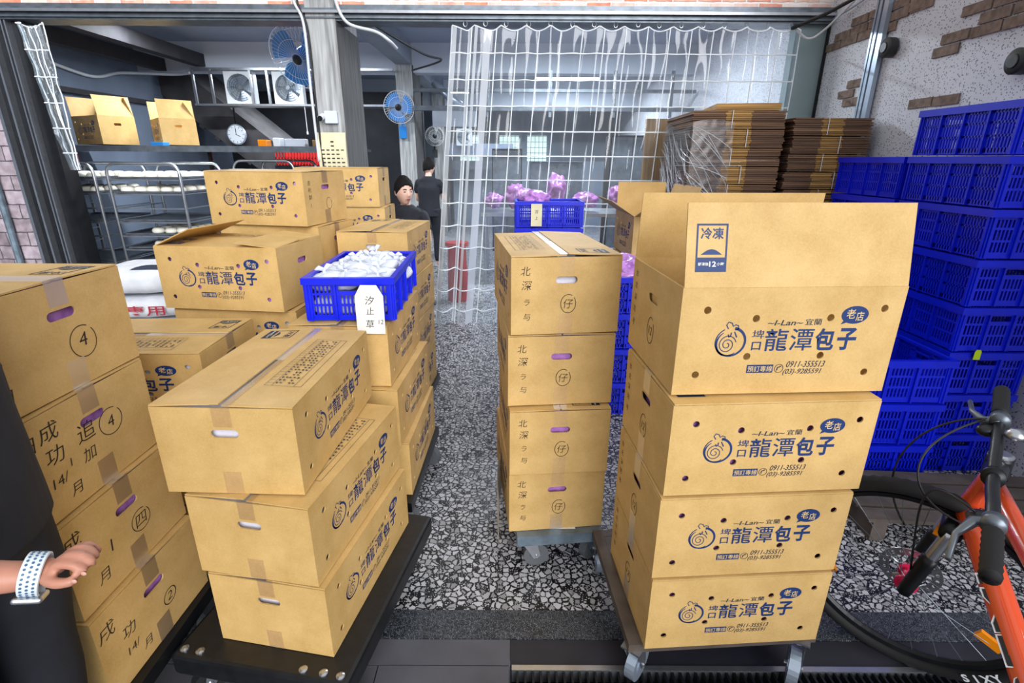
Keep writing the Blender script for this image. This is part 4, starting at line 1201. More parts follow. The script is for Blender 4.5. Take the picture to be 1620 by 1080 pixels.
def box_fan(label, x, y, z, s):
    t = thing('box_fan', label, 'fan', (x, y, z), 0, 'box fans on the high rail')
    f = MB()
    me = curve_mesh([[(-s / 2, -s / 2), (s / 2, -s / 2), (s / 2, s / 2), (-s / 2, s / 2)], circ(0, 0, s * .43, 32)], .05)
    f.mesh(me, None, Matrix.Rotation(PI / 2, 4, 'X')); f.build('fan_housing', 'white_paint', t)
    g = MB()
    for q in range(1, 7): g.tube([(s * .07 * q * math.cos(2 * PI * i / 28), -.055, s * .07 * q * math.sin(2 * PI * i / 28)) for i in range(28)], .003, 4, closed=True)
    for k in range(12): a = 2 * PI * k / 12; g.cyl((0, -.055, 0), (s * .44 * math.cos(a), -.055, s * .44 * math.sin(a)), .003, n=4)
    g.cyl((0, -.06, 0), (0, -.05, 0), s * .06, n=16); g.build('fan_guard', 'dull_steel', t)
    for k in range(5):
        b = MB()
        b.grid(lambda u, v: Vector((s * (.08 + .32 * v) * math.cos(2 * PI * k / 5 + (u - .5) * .9), .02 * (u - .5), s * (.08 + .32 * v) * math.sin(2 * PI * k / 5 + (u - .5) * .9))), 5, 4)
        b.build('fan_blade', 'conduit', t, smooth=True)
    MB().box(-s * .43, s * .43, .052, .056, -s * .43, s * .43).build('rear_cover', 'wall_grey', t)
    return t
box_fan('square box fan on the high rail, farther from the front pillar', -3.92, 8.25, 2.48, .42)
box_fan('square box fan on the high rail, next to the front pillar', -3.23, 8.25, 2.48, .42)
MB().box(-.02, .02, -.02, .02, .17, .575).build('fan_hanger', 'dull_steel', box_fan('small blue box fan far back right of the second pillar', -1.05, 11.98, 1.98, .34))
hr = MB().box(-4.56, -1.7, 8.12, 8.42, 2.235, 2.262).box(-4.56, -1.7, 8.15, 8.19, 2.70, 2.73)
for x in (-4.55, -4.3, -3.74, -3.5, -2.9, -2.2): hr.box(x, x + .03, 8.13, 8.16, 2.262, 2.70)
tag(hr.build('high_rail', 'steel'), 'high steel rail shelf across the left bay holding box fans', 'shelf')
for x in (-3.0,):
    tag(MB().cyl((x, 8.14, 2.236), (x, 8.14, 1.9), .006, n=6).cyl((x, 8.14, 1.9), (x, 8.14, 1.86), .014, n=8).build('pull_cord', 'cable_white'), 'thin pull cord hanging below the high rail', 'cord')
# light troughs on the middle bay (pale panels between pillars)
wall('wall_hood', -1.35, -.62, 9.4, 9.5, 2.05, 2.35, 'beam_white')
wall('wall_hood_low', -1.4, .0, 12.2, 12.3, 1.6, 1.86, 'ceiling_blue')
pb = MB().tube([(-1.2, 8.6, 2.62), (-.95, 8.6, 2.40), (-.80, 8.6, 2.30)], .06, 14)
tag(pb.build('duct_pipe', 'conduit', smooth=True), 'pale slanting duct pipe between the back pillars', 'pipe')

# clock on the slanting stair wall
t = thing('wall_clock', 'round white wall clock hanging under the stair flight', 'clock', (-4.26, 8.60, 1.87), 0)
b = MB(); b.lathe([(.145, 0), (.15, .02), (.135, .03)], 32, None, RX); b.build('clock_rim', 'conduit', t)
b = MB(); b.lathe([(.13, .03), (.001, .031)], 32, None, RX); b.build('clock_face', 'clock_face', t)
b = MB()
b.box(-.005, .005, -.034, -.033, -.01, .09).box(-.004, .004, -.034, -.033, -.01, .07, None, Matrix.Rotation(R(115), 4, 'Y'))
for k in range(12): b.box(-.003, .003, -.034, -.033, .10, .122, None, Matrix.Rotation(k * PI / 6, 4, 'Y'))
b.build('clock_hands', 'black_plastic', t)
MB().box(-.01, .01, -.0, .02, -.2, .42).build('clock_hanger', 'dark_metal', t)

# ---------------------------------------------------------------- bun racks
def rack(label, x0, x1, y0, y1, ztop):
    t = thing('bun_rack', label, 'rack', ((x0 + x1) / 2, (y0 + y1) / 2, 0), 0, 'steel racks of bun trays')
    hx, hy = (x1 - x0) / 2, (y1 - y0) / 2
    for s in (-1, 1):
        f = MB()
        arc = [(-hx, s * hy, .08)] + [(-hx, s * hy, ztop - .09)] + [(-hx + .09 * (1 - math.cos(a)), s * hy, ztop - .09 + .09 * math.sin(a)) for a in [R(15 * i) for i in range(1, 7)]]
        arc2 = [(-x, y, z) for x, y, z in reversed(arc)]
        f.tube(arc + arc2, .015, 10)
        f.build('rack_frame', 'steel', t, smooth=True)
    tr = MB()
    z = .25; levels = []
    while z < ztop - .05: levels.append(z); z += .135
    for z in levels:
        for s in (-1, 1): tr.box(min(s * hx, s * (hx - .02)), max(s * hx, s * (hx - .02)), -hy, hy, z - .012, z - .004)
        tr.box(-hx, hx, -hy - .008, -hy + .008, z - .016, z - .002)
    tr.build('tray_runner', 'steel', t)
    for sx in (-1, 1):
        for sy in (-1, 1): caster(t, sx * (hx - .0), sy * (hy - .0), .09, 1.0, 'grey_rubber', .04)
    return t, levels, hx, hy
def tray(label, x, y, z, hx, hy):
    m = MB().box(-hx, hx, -hy, hy, 0, .003).box(-hx, hx, -hy, -hy + .004, 0, .02).box(-hx, hx, hy - .004, hy, 0, .02).box(-hx, -hx + .004, -hy, hy, 0, .02).box(hx - .004, hx, -hy, hy, 0, .02)
    o = m.build('bun_tray', 'dull_steel'); o.location = (x, y, z); tag(o, label, 'tray', 'trays in the bun racks'); return o
bm2 = MB()
def bunf(a, b):
    th = 2 * PI * a; q = b
    r = .062 * math.sin(PI * min(1, .12 + .88 * q)) ** .62 if q < .999 else .0
    z = -.0 + .062 * (1 - math.cos(PI * q)) / 2
    r *= (1 + .05 * math.sin(12 * th) * max(0, q - .55))
    return Vector((r * math.cos(th), r * math.sin(th), z - .008 * max(0, (q - .9) / .1)))
bm2.grid(bunf, 24, 12); bun0 = bm2.build('steamed_bun', 'bun', smooth=True); bun_n = 0
def put_buns(x, y, z, hx, hy, nx, ny, label, group):
    global bun_n
    for i in range(nx):
        for j in range(ny):
            o = bun0 if bun_n == 0 else bun0.copy()
            if bun_n: COL.objects.link(o)
            bun_n += 1
            o.location = (x - hx + (i + .5) * 2 * hx / nx + random.uniform(-.004, .004), y - hy + (j + .5) * 2 * hy / ny, z + .003)
            s_ = random.uniform(.92, 1.05); o.scale = (s_, s_, s_); o.rotation_euler = (0, 0, random.uniform(0, 6))
            tag(o, 'bun %s, %s row, %s' % (('at the left end', 'second from left', 'in the middle', 'second from right', 'at the right end')[i] if nx == 5 else ('at the left', 'in the middle', 'at the right')[i], ('front', 'second', 'third', 'rear')[j], label), 'bun', group)
ZT = 1.47
for rk, (x0, x1, lab) in enumerate(((-4.72, -4.05, 'steel tray rack of white buns nearest the left door jamb'), (-3.92, -3.22, 'steel tray rack of white buns left of the tallest carton stack'))):
    t, lv, hx, hy = rack(lab, x0, x1, 5.25, 6.0, ZT)
    cx, cy = (x0 + x1) / 2, 5.625
    top = lv[-1]
    side = ('left', 'right')[rk]
    for k, z in enumerate(lv):
        r_ = len(lv) - 1 - k
        nm = ('topmost', 'second highest', 'third highest', 'fourth highest', 'fifth highest', 'sixth highest', 'seventh highest', 'eighth highest', 'lowest')[min(r_, 8)]
        if r_ in (0, 1) or (rk == 1 and r_ in (4, 5)) or r_ in (3, 6):
            tray('%s baking tray in the %s bun rack' % (nm, side), cx, cy, z, hx - .026, hy - .02)
        if r_ < 2: put_buns(cx, cy, z, hx - .03, hy - .03, 5, 4, '%s tray of the %s rack' % (nm, side), 'buns on the %s tray of the %s rack' % (nm, side))
        if rk == 1 and r_ in (4, 5): put_buns(cx + .05, cy, z, hx - .16, hy - .1, 3, 4, '%s tray of the %s rack' % (nm, side), 'buns on the %s tray of the %s rack' % (nm, side))
# darker rack behind with brown buns
t, lv, hx, hy = rack('dark bun rack behind the tallest carton stack', -3.12, -2.45, 6.1, 6.8, 1.5)
tray('tray of browned buns in the dark rack', -2.785, 6.45, lv[-1] - .02, hx - .026, hy - .02)
# shelf above the racks with open cartons
sf = thing('wall_shelf', 'dark steel shelf above the bun racks holding open cartons', 'shelf', (-3.9, 6.50, 1.64))
MB().box(-1.45, 2.1, -.42, .5, -.03, 0).build('shelf_board', 'dark_metal', sf)
MB().box(-1.45, 2.1, -.435, -.42, -.05, .012).build('shelf_edge', 'dull_steel', sf)
for x in (-1.4, .3, 2.0): MB().box(x, x + .035, -.02, .02, -1.64, -.03).build('shelf_post', 'dark_metal', sf)
open_carton('open_carton', 'left open carton on the dark shelf, lid flap raised high', (-5.05, 6.42), 1.665, -28, .56, .38, .30, front_up=None, back_up=70, ends_up={1: 78, -1: 100}, lean=0)
open_carton('open_carton', 'right open carton on the dark shelf beside the first', (-4.27, 6.60), 1.665, -48, .52, .36, .28, front_up=None, back_up=60, ends_up={1: 80, -1: 95})
for i, (x, w, h, mat, lab) in enumerate(((-3.95, .14, .05, 'fan_blue', 'small blue packet on the shelf front'), (-2.78, .1, .08, 'orange_reflector', 'small orange box at the shelf middle'), (-2.62, .08, .1, 'white_paint', 'small white tub on the shelf'), (-2.42, .22, .09, 'beam_white', 'pale carton box on the shelf near the stairs'), (-2.1, .25, .08, 'cardboard_shade', 'brown packet on the shelf right end'))):
    o = MB().box(-w / 2, w / 2, -.06, .06, 0, h).build('small_box', mat); bevel(o, .006); o.location = (x, 6.20, 1.6405); tag(o, lab, 'box')
rc = MB()
for z in (0, .08, .16): rc.box(-.3, .3, -.01, .01, z, z + .02)
for k in range(16): rc.box(-.3 + k * .04, -.288 + k * .04, -.01, .01, 0, .18)
rc.box(-.3, .3, 0, .3, 0, .01).box(-.3, .3, .29, .3, 0, .18)
o = rc.build('red_crate', 'red_plastic'); o.location = (-2.85, 7.3, 1.44); tag(o, 'red plastic crate behind the shelf beneath the clock', 'crate')
MB().box(-.32, .32, -.02, .32, -1.44, -.001).build('crate_stand', 'dark_metal', o)

# sacks at the left
def sack(label, x, y, z, w, d_, h, rz, text=None):
    b = MB()
    def f(a, q):
        th = 2 * PI * a; ph = PI * q
        c_, s_ = math.cos(th), math.sin(th)
        e = .45
        sx = math.copysign(abs(c_) ** e, c_); sy = math.copysign(abs(s_) ** e, s_)
        rr = math.sin(ph) ** .45 if 0 < q < 1 else 0
        p = Vector((w / 2 * sx * rr, d_ / 2 * sy * rr, h / 2 - h / 2 * math.copysign(abs(math.cos(ph)) ** .8, math.cos(ph))))
        return p + Vector((1, 1, .3)) * .018 * noise.noise(p * 8 + Vector((x, y, z)))
    b.grid(f, 36, 20, 'white_sack')
    if text: text_fit(b, text, -.09, .11, h * .25, h * .72, .012, 0, 'red_print', Matrix.Translation((0, -d_ / 2 - .016, 0)) @ RX)
    o = b.build('white_sack', None, smooth=True); o.location = (x, y, z); o.rotation_euler = (0, 0, rz); tag(o, label, 'sack', 'stacked white sacks'); return o
for k in range(6):
    sack(('lowest', 'second lowest', 'third lowest', 'fourth', 'fifth, with red characters', 'second topmost')[k] + ' white sack of the pile left of the raised flap carton', -2.05, 2.95, k * .135, .55, .42, .122, R(8), '專用' if k >= 4 else None)
sack('topmost white sack of the pile, with a big dark oval print', -2.05, 2.95, .81, .55, .42, .15, R(8))
ov = MB(); me = curve_mesh([circ(0, 0, .13, 28, .055)], .001); ov.mesh(me, 'ink_dark', Matrix.Rotation(R(62), 4, 'X'))
o = ov.build('sack_print', None); o.parent = bpy.data.objects['white_sack.006']; o.location = (.06, -.175, .115)

# ---------------------------------------------------------------- workroom behind the curtain
wt = thing('work_table', 'steel work table behind the curtain', 'table', (.7, 7.0, 0))
MB().box(-1.1, 1.1, -.4, .4, .86, .9).build('table_top', 'steel', wt)
for x in (-1.05, 1.05):
    for y in (-.36, .36): MB().cyl((x, y, 0), (x, y, .86), .02, n=10).build('leg', 'steel', wt)
for i, x in enumerate((-.25, .05, .55, .95, 1.35)):
    crumpled('pink_bag', 'pink bag on the table behind the curtain, %s' % ('leftmost, half hidden by folds', 'second from left', 'behind the tagged crate', 'right of the tagged crate', 'rightmost, by the dark carton')[i], 'bag', (x, 6.9 + .08 * (i % 2), .92 + 1.25 * (.09 + .045 * (i % 3))), (.12 + .03 * (i % 2), .14, .09 + .045 * (i % 3)), 'pink_film', group='pink bags on the work table')
for i, (x, y, z0, w, h, mat) in enumerate(((-.1, 9.2, 0, .5, 1.7, 'dark_void'), (.75, 9.4, 0, .9, 1.5, 'wall_grey'), (1.9, 8.8, 0, .7, 1.9, 'dark_void'))):
    t = thing('steel_cabinet', ('dark tall cabinet behind the curtain near the pillar', 'grey wide cabinet behind the curtain', 'dark tall cabinet behind the curtain near the right wall')[i], 'cabinet', (x, y, 0))
    MB().box(-w / 2, w / 2, 0, .5, z0, h).build('cabinet_body', mat, t)
    for s in (-1, 1): MB().box(min(0, s * (w / 2 - .01)) + .004, max(0, s * (w / 2 - .01)) - .004, -.02, -.001, z0 + .06, h - .03).build('cabinet_door', 'dull_steel', t)
tk = MB()
for x in (-.4, .5, 1.4, 2.2): tk.box(x, x + .04, 8.0, 8.04, 2.1, 2.7)
tk.box(-1.4, 2.55, 7.98, 8.06, 2.18, 2.24); tk.box(-1.4, 2.55, 7.98, 8.06, 2.42, 2.46)
tag(tk.build('ceiling_rack', 'dull_steel'), 'hanging steel rack under the cross beam behind the curtain', 'rack')
rs = thing('red_stool', 'red plastic stool stack behind the cartons beside the curtain edge', 'stool', (-.62, 5.8, 0))
MB().cyl((0, 0, .0), (0, 0, .62), .12, .10, 20).build('stool_stack', 'red_plastic', rs)
MB().cyl((0, 0, .62), (0, 0, .66), .13, .13, 20).build('seat', 'red_plastic', rs)
# ---------------------------------------------------------------- people
def skin_graph(nodes, edges, sub=2, root=0):
    names_ = list(nodes); me = bpy.data.meshes.new('figure')
    me.from_pydata([nodes[n][0] for n in names_], [(names_.index(a), names_.index(b)) for a, b in edges], [])
    o = bpy.data.objects.new('figure', me); COL.objects.link(o)
    sk = o.modifiers.new('skin', 'SKIN'); sk.use_smooth_shade = True; sk.branch_smoothing = .6
    lay = me.skin_vertices[0].data if me.skin_vertices else None
    if lay is None:
        o.data.update()
        bm_ = bmesh.new(); bm_.from_mesh(me); bm_.verts.layers.skin.verify(); bm_.to_mesh(me); bm_.free(); lay = me.skin_vertices[0].data
    for i, n in enumerate(names_):
        r = nodes[n][1]; lay[i].radius = r if isinstance(r, tuple) else (r, r); lay[i].use_root = (i == root)
    s = o.modifiers.new('sub', 'SUBSURF'); s.levels = sub; s.render_levels = sub
    dg = bpy.context.evaluated_depsgraph_get(); dg.update()
    out = bpy.data.meshes.new_from_object(o.evaluated_get(dg))
    bpy.data.objects.remove(o)
    return out

def head_mb(M):
    mb = MB()
    def f(a, q):
        th = 2 * PI * a; ph = PI * q
        d_ = Vector((math.cos(th) * math.sin(ph), math.sin(th) * math.sin(ph), -math.cos(ph)))
        x, y, z = d_.x * .074, d_.y * .094, d_.z * .118
        if z < 0:
            k = (-z / .118)
            x *= 1 - .34 * k ** 1.4
            if y > 0: y *= 1 - .45 * k
            else: y *= 1 - .05 * k
        fr = max(0, -d_.y) ** .5
        y -= fr * (.024 * math.exp(-(x / .011) ** 2 - ((z + .020) / .016) ** 2) + .012 * math.exp(-(x / .009) ** 2 - ((z - .005) / .020) ** 2))
        y += fr * .009 * (math.exp(-((abs(x) - .030) / .013) ** 2 - ((z - .012) / .011) ** 2))
        y -= fr * .006 * math.exp(-(x / .02) ** 2 - ((z + .052) / .008) ** 2)
        y -= fr * .005 * math.exp(-(x / .018) ** 2 - ((z + .095) / .014) ** 2)
        return Vector((x, y, z))
    mb.grid(f, 56, 44, None, M)
    for s in (-1, 1): mb.ball((s * .074, .008, -.008), (.010, .018, .030), None, 12, 8, M)
    return mb

def fuse(name, meshes, voxel, mat, parent):
    mb = MB()
    for m in meshes:
        if isinstance(m, MB): mb.add(m.v, m.f)
        else: mb.mesh(m)
    o = mb.build(name, mat, parent)
    bmx = bmesh.new(); bmx.from_mesh(o.data); bmesh.ops.remove_doubles(bmx, verts=bmx.verts, dist=.0002)
    bmesh.ops.recalc_face_normals(bmx, faces=bmx.faces); bmx.to_mesh(o.data); bmx.free()
    r = o.modifiers.new('remesh', 'REMESH'); r.mode = 'VOXEL'; r.voxel_size = voxel; r.use_smooth_shade = True
    sm = o.modifiers.new('smooth', 'SMOOTH'); sm.iterations = 2; sm.factor = .4
    apply_mods(o)
    o.data.materials.clear(); o.data.materials.append(MATS[mat])
    o.data.polygons.foreach_set('material_index', [0] * len(o.data.polygons))
    o.data.polygons.foreach_set('use_smooth', [True] * len(o.data.polygons))
    return o

def face_bits(parent, M, hair_long=False):
    for s in (-1, 1):
        e = MB(); e.ball((s * .030, -.080, .012), (.0135, .009, .0075), 'eye_white', 14, 8, M); e.ball((s * .030, -.0855, .011), (.0058, .004, .0062), 'hair', 10, 8, M)
        e.build('eye', None, parent, smooth=True)
        b = MB(); b.tube([M @ Vector((s * .014, -.091, .030)), M @ Vector((s * .030, -.090, .035)), M @ Vector((s * .046, -.078, .029))], [.0028, .0038, .0016], 6); b.build('eyebrow', 'hair', parent, smooth=True)
    l = MB(); l.ball((0, -.0935, -.050), (.019, .005, .0035), None, 14, 8, M); l.ball((0, -.0925, -.057), (.016, .005, .004), None, 14, 8, M)
    l.build('lips', 'lip', parent, smooth=True)
    h = MB()
    def f(a, q):
        th = 2 * PI * a; ph = PI * (.0 + 1.0 * q)
        d_ = Vector((math.cos(th) * math.sin(ph), math.sin(th) * math.sin(ph), math.cos(ph)))
        front = max(0, -d_.y)
        lim = -.34 if not hair_long else -.75
        lo = (1 - front ** 1.6) * lim + front ** 1.3 * .56 + .10 * noise.noise(Vector((d_.x * 11, 0, 2))) - .10 * d_.x
        zz = max(d_.z, lo)
        k = 1.11 + .07 * noise.noise(Vector((d_.x * 13, d_.y * 13, d_.z * 4)))
        r_xy = math.sqrt(max(0, 1 - min(1, zz * zz)))
        n_ = math.hypot(d_.x, d_.y) or 1
        hid = d_.z < lo
        kk = .86 if hid else k
        return Vector((d_.x / n_ * r_xy * .074 * kk, d_.y / n_ * r_xy * .094 * kk + .004, zz * .118 * (k if not hid else 1.0) + .006))
    h.grid(f, 48, 32, None, M); h.build('hair', 'hair', parent, smooth=True)

# the person in black at the left edge
PX, PY = -1.03, .73
pr = thing('person', 'person in black at the left edge, bare forearm held forward wearing a pale watch', 'person', (0, 0, 0))
N = {
 'pelvis': ((PX, PY, .93), (.10, .13)), 'waist': ((PX, PY, 1.05), (.09, .115)), 'chest': ((PX, PY, 1.26), (.10, .14)), 'neck0': ((PX - .01, PY, 1.40), .06), 'neck': ((PX + .01, PY, 1.48), .05), 'skull': ((PX + .02, PY, 1.56), .055),
 'shl': ((PX - .01, PY + .15, 1.37), .055), 'ell': ((PX - .06, PY + .15, 1.12), .04), 'wrl': ((PX - .03, PY + .14, .90), .027), 'hal': ((PX - .02, PY + .14, .84), (.022, .036)),
 'shr': ((PX - .01, PY - .16, 1.37), .055), 'elr': ((-.945, .50, 1.03), .040), 'fo': ((-.86, .535, 1.0), .037), 'wrr': ((-.708, .596, .950), (.022, .025)), 'pal': ((-.668, .611, .955), (.016, .023)),
 'hil': ((PX, PY + .09, .88), .09), 'knl': ((PX + .01, PY + .09, .50), .058), 'anl': ((PX - .01, PY + .09, .09), .04), 'tol': ((PX + .13, PY + .10, .04), .036),
 'hir': ((PX, PY - .09, .88), .09), 'knr': ((PX + .02, PY - .09, .50), .058), 'anr': ((PX, PY - .09, .09), .04), 'tor': ((PX + .14, PY - .10, .04), .036)}
E_ = [('pelvis', 'waist'), ('waist', 'chest'), ('chest', 'neck0'), ('neck0', 'neck'), ('neck', 'skull'), ('chest', 'shl'), ('shl', 'ell'), ('ell', 'wrl'), ('wrl', 'hal'), ('chest', 'shr'), ('shr', 'elr'), ('elr', 'fo'), ('fo', 'wrr'), ('wrr', 'pal'),
      ('pelvis', 'hil'), ('hil', 'knl'), ('knl', 'anl'), ('anl', 'tol'), ('pelvis', 'hir'), ('hir', 'knr'), ('knr', 'anr'), ('anr', 'tor')]
body = skin_graph(N, E_)
def finger(pts, r):
    nd = {str(i): (p, r * (1 - .07 * i)) for i, p in enumerate(pts)}
    return skin_graph(nd, [(str(i), str(i + 1)) for i in range(len(pts) - 1)], 2)
W0_ = Vector((-.686, .606, .953))
def hp(dx, dy, dz): return tuple(W0_ + .90 * Vector((dx, dy, dz if dz > -.002 else dz * .3)))
fing = [finger([hp(.022, -.006, .010), hp(.042, -.008, .020), hp(.060, -.010, .020), hp(.074, -.010, .012), hp(.079, -.008, .003)], .0082),
        finger([hp(.022, .004, .012), hp(.043, .008, .024), hp(.062, .008, .024), hp(.076, .008, .014), hp(.080, .006, .003)], .0083),
        finger([hp(.022, .015, .011), hp(.041, .024, .023), hp(.058, .026, .022), hp(.070, .025, .012), hp(.073, .022, .002)], .0080),
        finger([hp(.020, .024, .008), hp(.036, .040, .017), hp(.050, .043, .015), (hp(.060, .042, .005)), hp(.062, .039, -.003)], .0070),
        finger([hp(.006, -.010, -.001), hp(.028, -.023, -.001), hp(.046, -.028, -.001), hp(.062, -.026, .000), hp(.074, -.021, .003)], .0100),
        finger([hp(.004, .004, .004), hp(.022, .000, .006), hp(.038, -.004, .010)], .0125)]
HM = Matrix.Translation((PX + .035, PY, 1.625)) @ Matrix.Rotation(PI / 2, 4, 'Z')
fuse('body', [body, head_mb(HM)] + fing, .0042, 'skin', pr)
face_bits(pr, HM)
for i, (p, q) in enumerate(((hp(.078, -.009, .006), 0), (hp(.072, -.022, .003), 0))):
    MB().ball((p[0] + .001, p[1] - .0052, p[2] + .001), (.0042, .0018, .0036), None, 10, 6)  .build('fingernail', 'nail', pr, smooth=True)
sN = {'hem': ((PX + .01, PY, .93), (.14, .18)), 'w': ((PX + .012, PY, 1.05), (.135, .17)), 'c': ((PX, PY, 1.25), (.125, .165)), 'n': ((PX - .01, PY, 1.39), .085), 'sl': ((PX - .01, PY + .15, 1.37), .07), 'el': ((PX - .05, PY + .155, 1.16), .06), 'wl': ((PX - .035, PY + .145, .95), .045),
      'sr': ((PX - .01, PY - .155, 1.37), .07), 'er': ((PX - .03, PY - .20, 1.13), .062)}
sh_ = skin_graph(sN, [('hem', 'w'), ('w', 'c'), ('c', 'n'), ('c', 'sl'), ('sl', 'el'), ('el', 'wl'), ('c', 'sr'), ('sr', 'er')], 3)
def loft(rings, n=36):
    m_ = MB(); k = len(rings) - 1
    def f(a, q):
        i = q * k; j = min(k - 1, int(i)); t = i - j
        t = t * t * (3 - 2 * t)
        A_, B_ = rings[j], rings[j + 1]
        z, cx, cy, rx, ry = [A_[c] * (1 - t) + B_[c] * t for c in range(5)]
        z = A_[0] + (B_[0] - A_[0]) * (i - j)
        th = 2 * PI * a; w_ = 1 + .03 * noise.noise(Vector((math.cos(th) * 2, math.sin(th) * 2, z * 7)))
        return Vector((cx + rx * w_ * math.cos(th), cy + ry * w_ * math.sin(th), z))
    m_.grid(f, n, k * 6)
    for q, z in ((0, rings[0][0]), (k * 6, rings[-1][0])):
        row = [q * (n + 1) + i for i in range(n)]
        m_.f.append(row if q else row[::-1]); m_.m.append(0)
    return m_
SX = PX
sh_ = skin_graph({'c': ((PX, PY, 1.28), .10), 'sl': ((PX - .01, PY + .15, 1.36), .065), 'el': ((PX - .05, PY + .155, 1.14), .055), 'wl': ((PX - .035, PY + .145, .95), .042),
                  'sr': ((PX - .01, PY - .155, 1.36), .065), 'er': ((PX - .03, PY - .20, 1.15), .055)}, [('c', 'sl'), ('sl', 'el'), ('el', 'wl'), ('c', 'sr'), ('sr', 'er')], 3)
torso = loft([(.86, SX + .005, PY, .155, .195), (1.0, SX + .01, PY, .155, .185), (1.15, SX + .01, PY, .15, .18), (1.30, SX, PY, .14, .19), (1.38, SX - .01, PY, .11, .17), (1.425, SX - .01, PY, .07, .085)])
fuse('shirt', [torso, sh_], .006, 'black_cloth', pr)
tN = {'p': ((PX, PY, .93), (.125, .165)), 'hl': ((PX, PY + .09, .84), .105), 'kl': ((PX + .01, PY + .09, .50), .08), 'al': ((PX - .01, PY + .09, .12), .065), 'hr': ((PX + .03, PY - .09, .84), .115), 'kr': ((PX + .03, PY - .09, .50), .085), 'ar': ((PX, PY - .09, .12), .065)}
legs_ = [loft([(.07, PX - .01, PY + s * .09, .062, .062), (.3, PX - .005, PY + s * .09, .07, .07), (.5, PX + .01, PY + s * .09, .078, .078), (.75, PX + .015, PY + s * .09, .10, .098), (.92, PX, PY + s * .08, .125, .105)]) for s in (-1, 1)]
fuse('trousers', legs_ + [loft([(.82, PX, PY, .13, .175), (.95, PX, PY, .14, .175), (1.0, PX, PY, .13, .16)])], .008, 'black_cloth', pr)
for s in (-1, 1):
    MB().ball((PX + .065, PY + s * .095, .045), (.135, .052, .05), None, 20, 12).build('shoe', 'black_rubber', pr, smooth=True)
None and crumpled('black_cloth', 'fold of black cloth held behind the fingers of the person in black', 'cloth', (-.672, .655, .985), (.045, .03, .022), 'black_cloth', .2)
# wrist watch with perforated strap
wd = (Vector((-.712, .594, .952)) - Vector((-.86, .535, 1.0))).normalized()
wc = Vector((-.694, .601, .951))
qz = wd.to_track_quat('Z', 'Y').to_matrix().to_4x4()
WM = Matrix.Translation(wc) @ qz
wt_ = thing('wristwatch', 'pale strap watch with rows of holes on the wrist at the left edge', 'watch', tuple(wc))
WL = Matrix.Translation(-wc) @ WM
b = MB()
RA, RB = .0272, .0290
def strap(a, q):
    th = 2 * PI * a
    prof = [(-.0125, 0), (-.0115, .0022), (.0115, .0022), (.0125, 0), (-.0125, 0)]
    z, k = prof[min(4, int(round(q * 4)))]
    return Vector(((RA + k) * math.cos(th), (RB + k) * math.sin(th), z))
b.grid(strap, 48, 4, None, WL); b.build('watch_strap', 'watch_white', wt_, auto=50)
b = MB()
for i in range(30):
    th = 2 * PI * i / 30
    for k, z in enumerate((-.007, 0, .007)):
        t2_ = th + (PI / 30 if k == 1 else 0)
        c_ = Vector(((RA + .0024) * math.cos(t2_), (RB + .0024) * math.sin(t2_), z)); n_ = Vector((math.cos(t2_), math.sin(t2_), 0))
        b.cyl(c_ - n_ * .001, c_ + n_ * .0006, .0018, n=8, M=WL)
b.build('strap_holes', 'watch_hole', wt_)
down = (WM.to_3x3().inverted() @ Vector((-.2, -.5, -1))); ang = math.atan2(down.y, down.x)
b = MB(); CM = WL @ Matrix.Rotation(ang, 4, 'Z')
b.box(RA + .001, RA + .010, -.018, .018, -.018, .018, None, CM)
bevel(b.build('watch_case', 'steel', wt_), .004, 3)

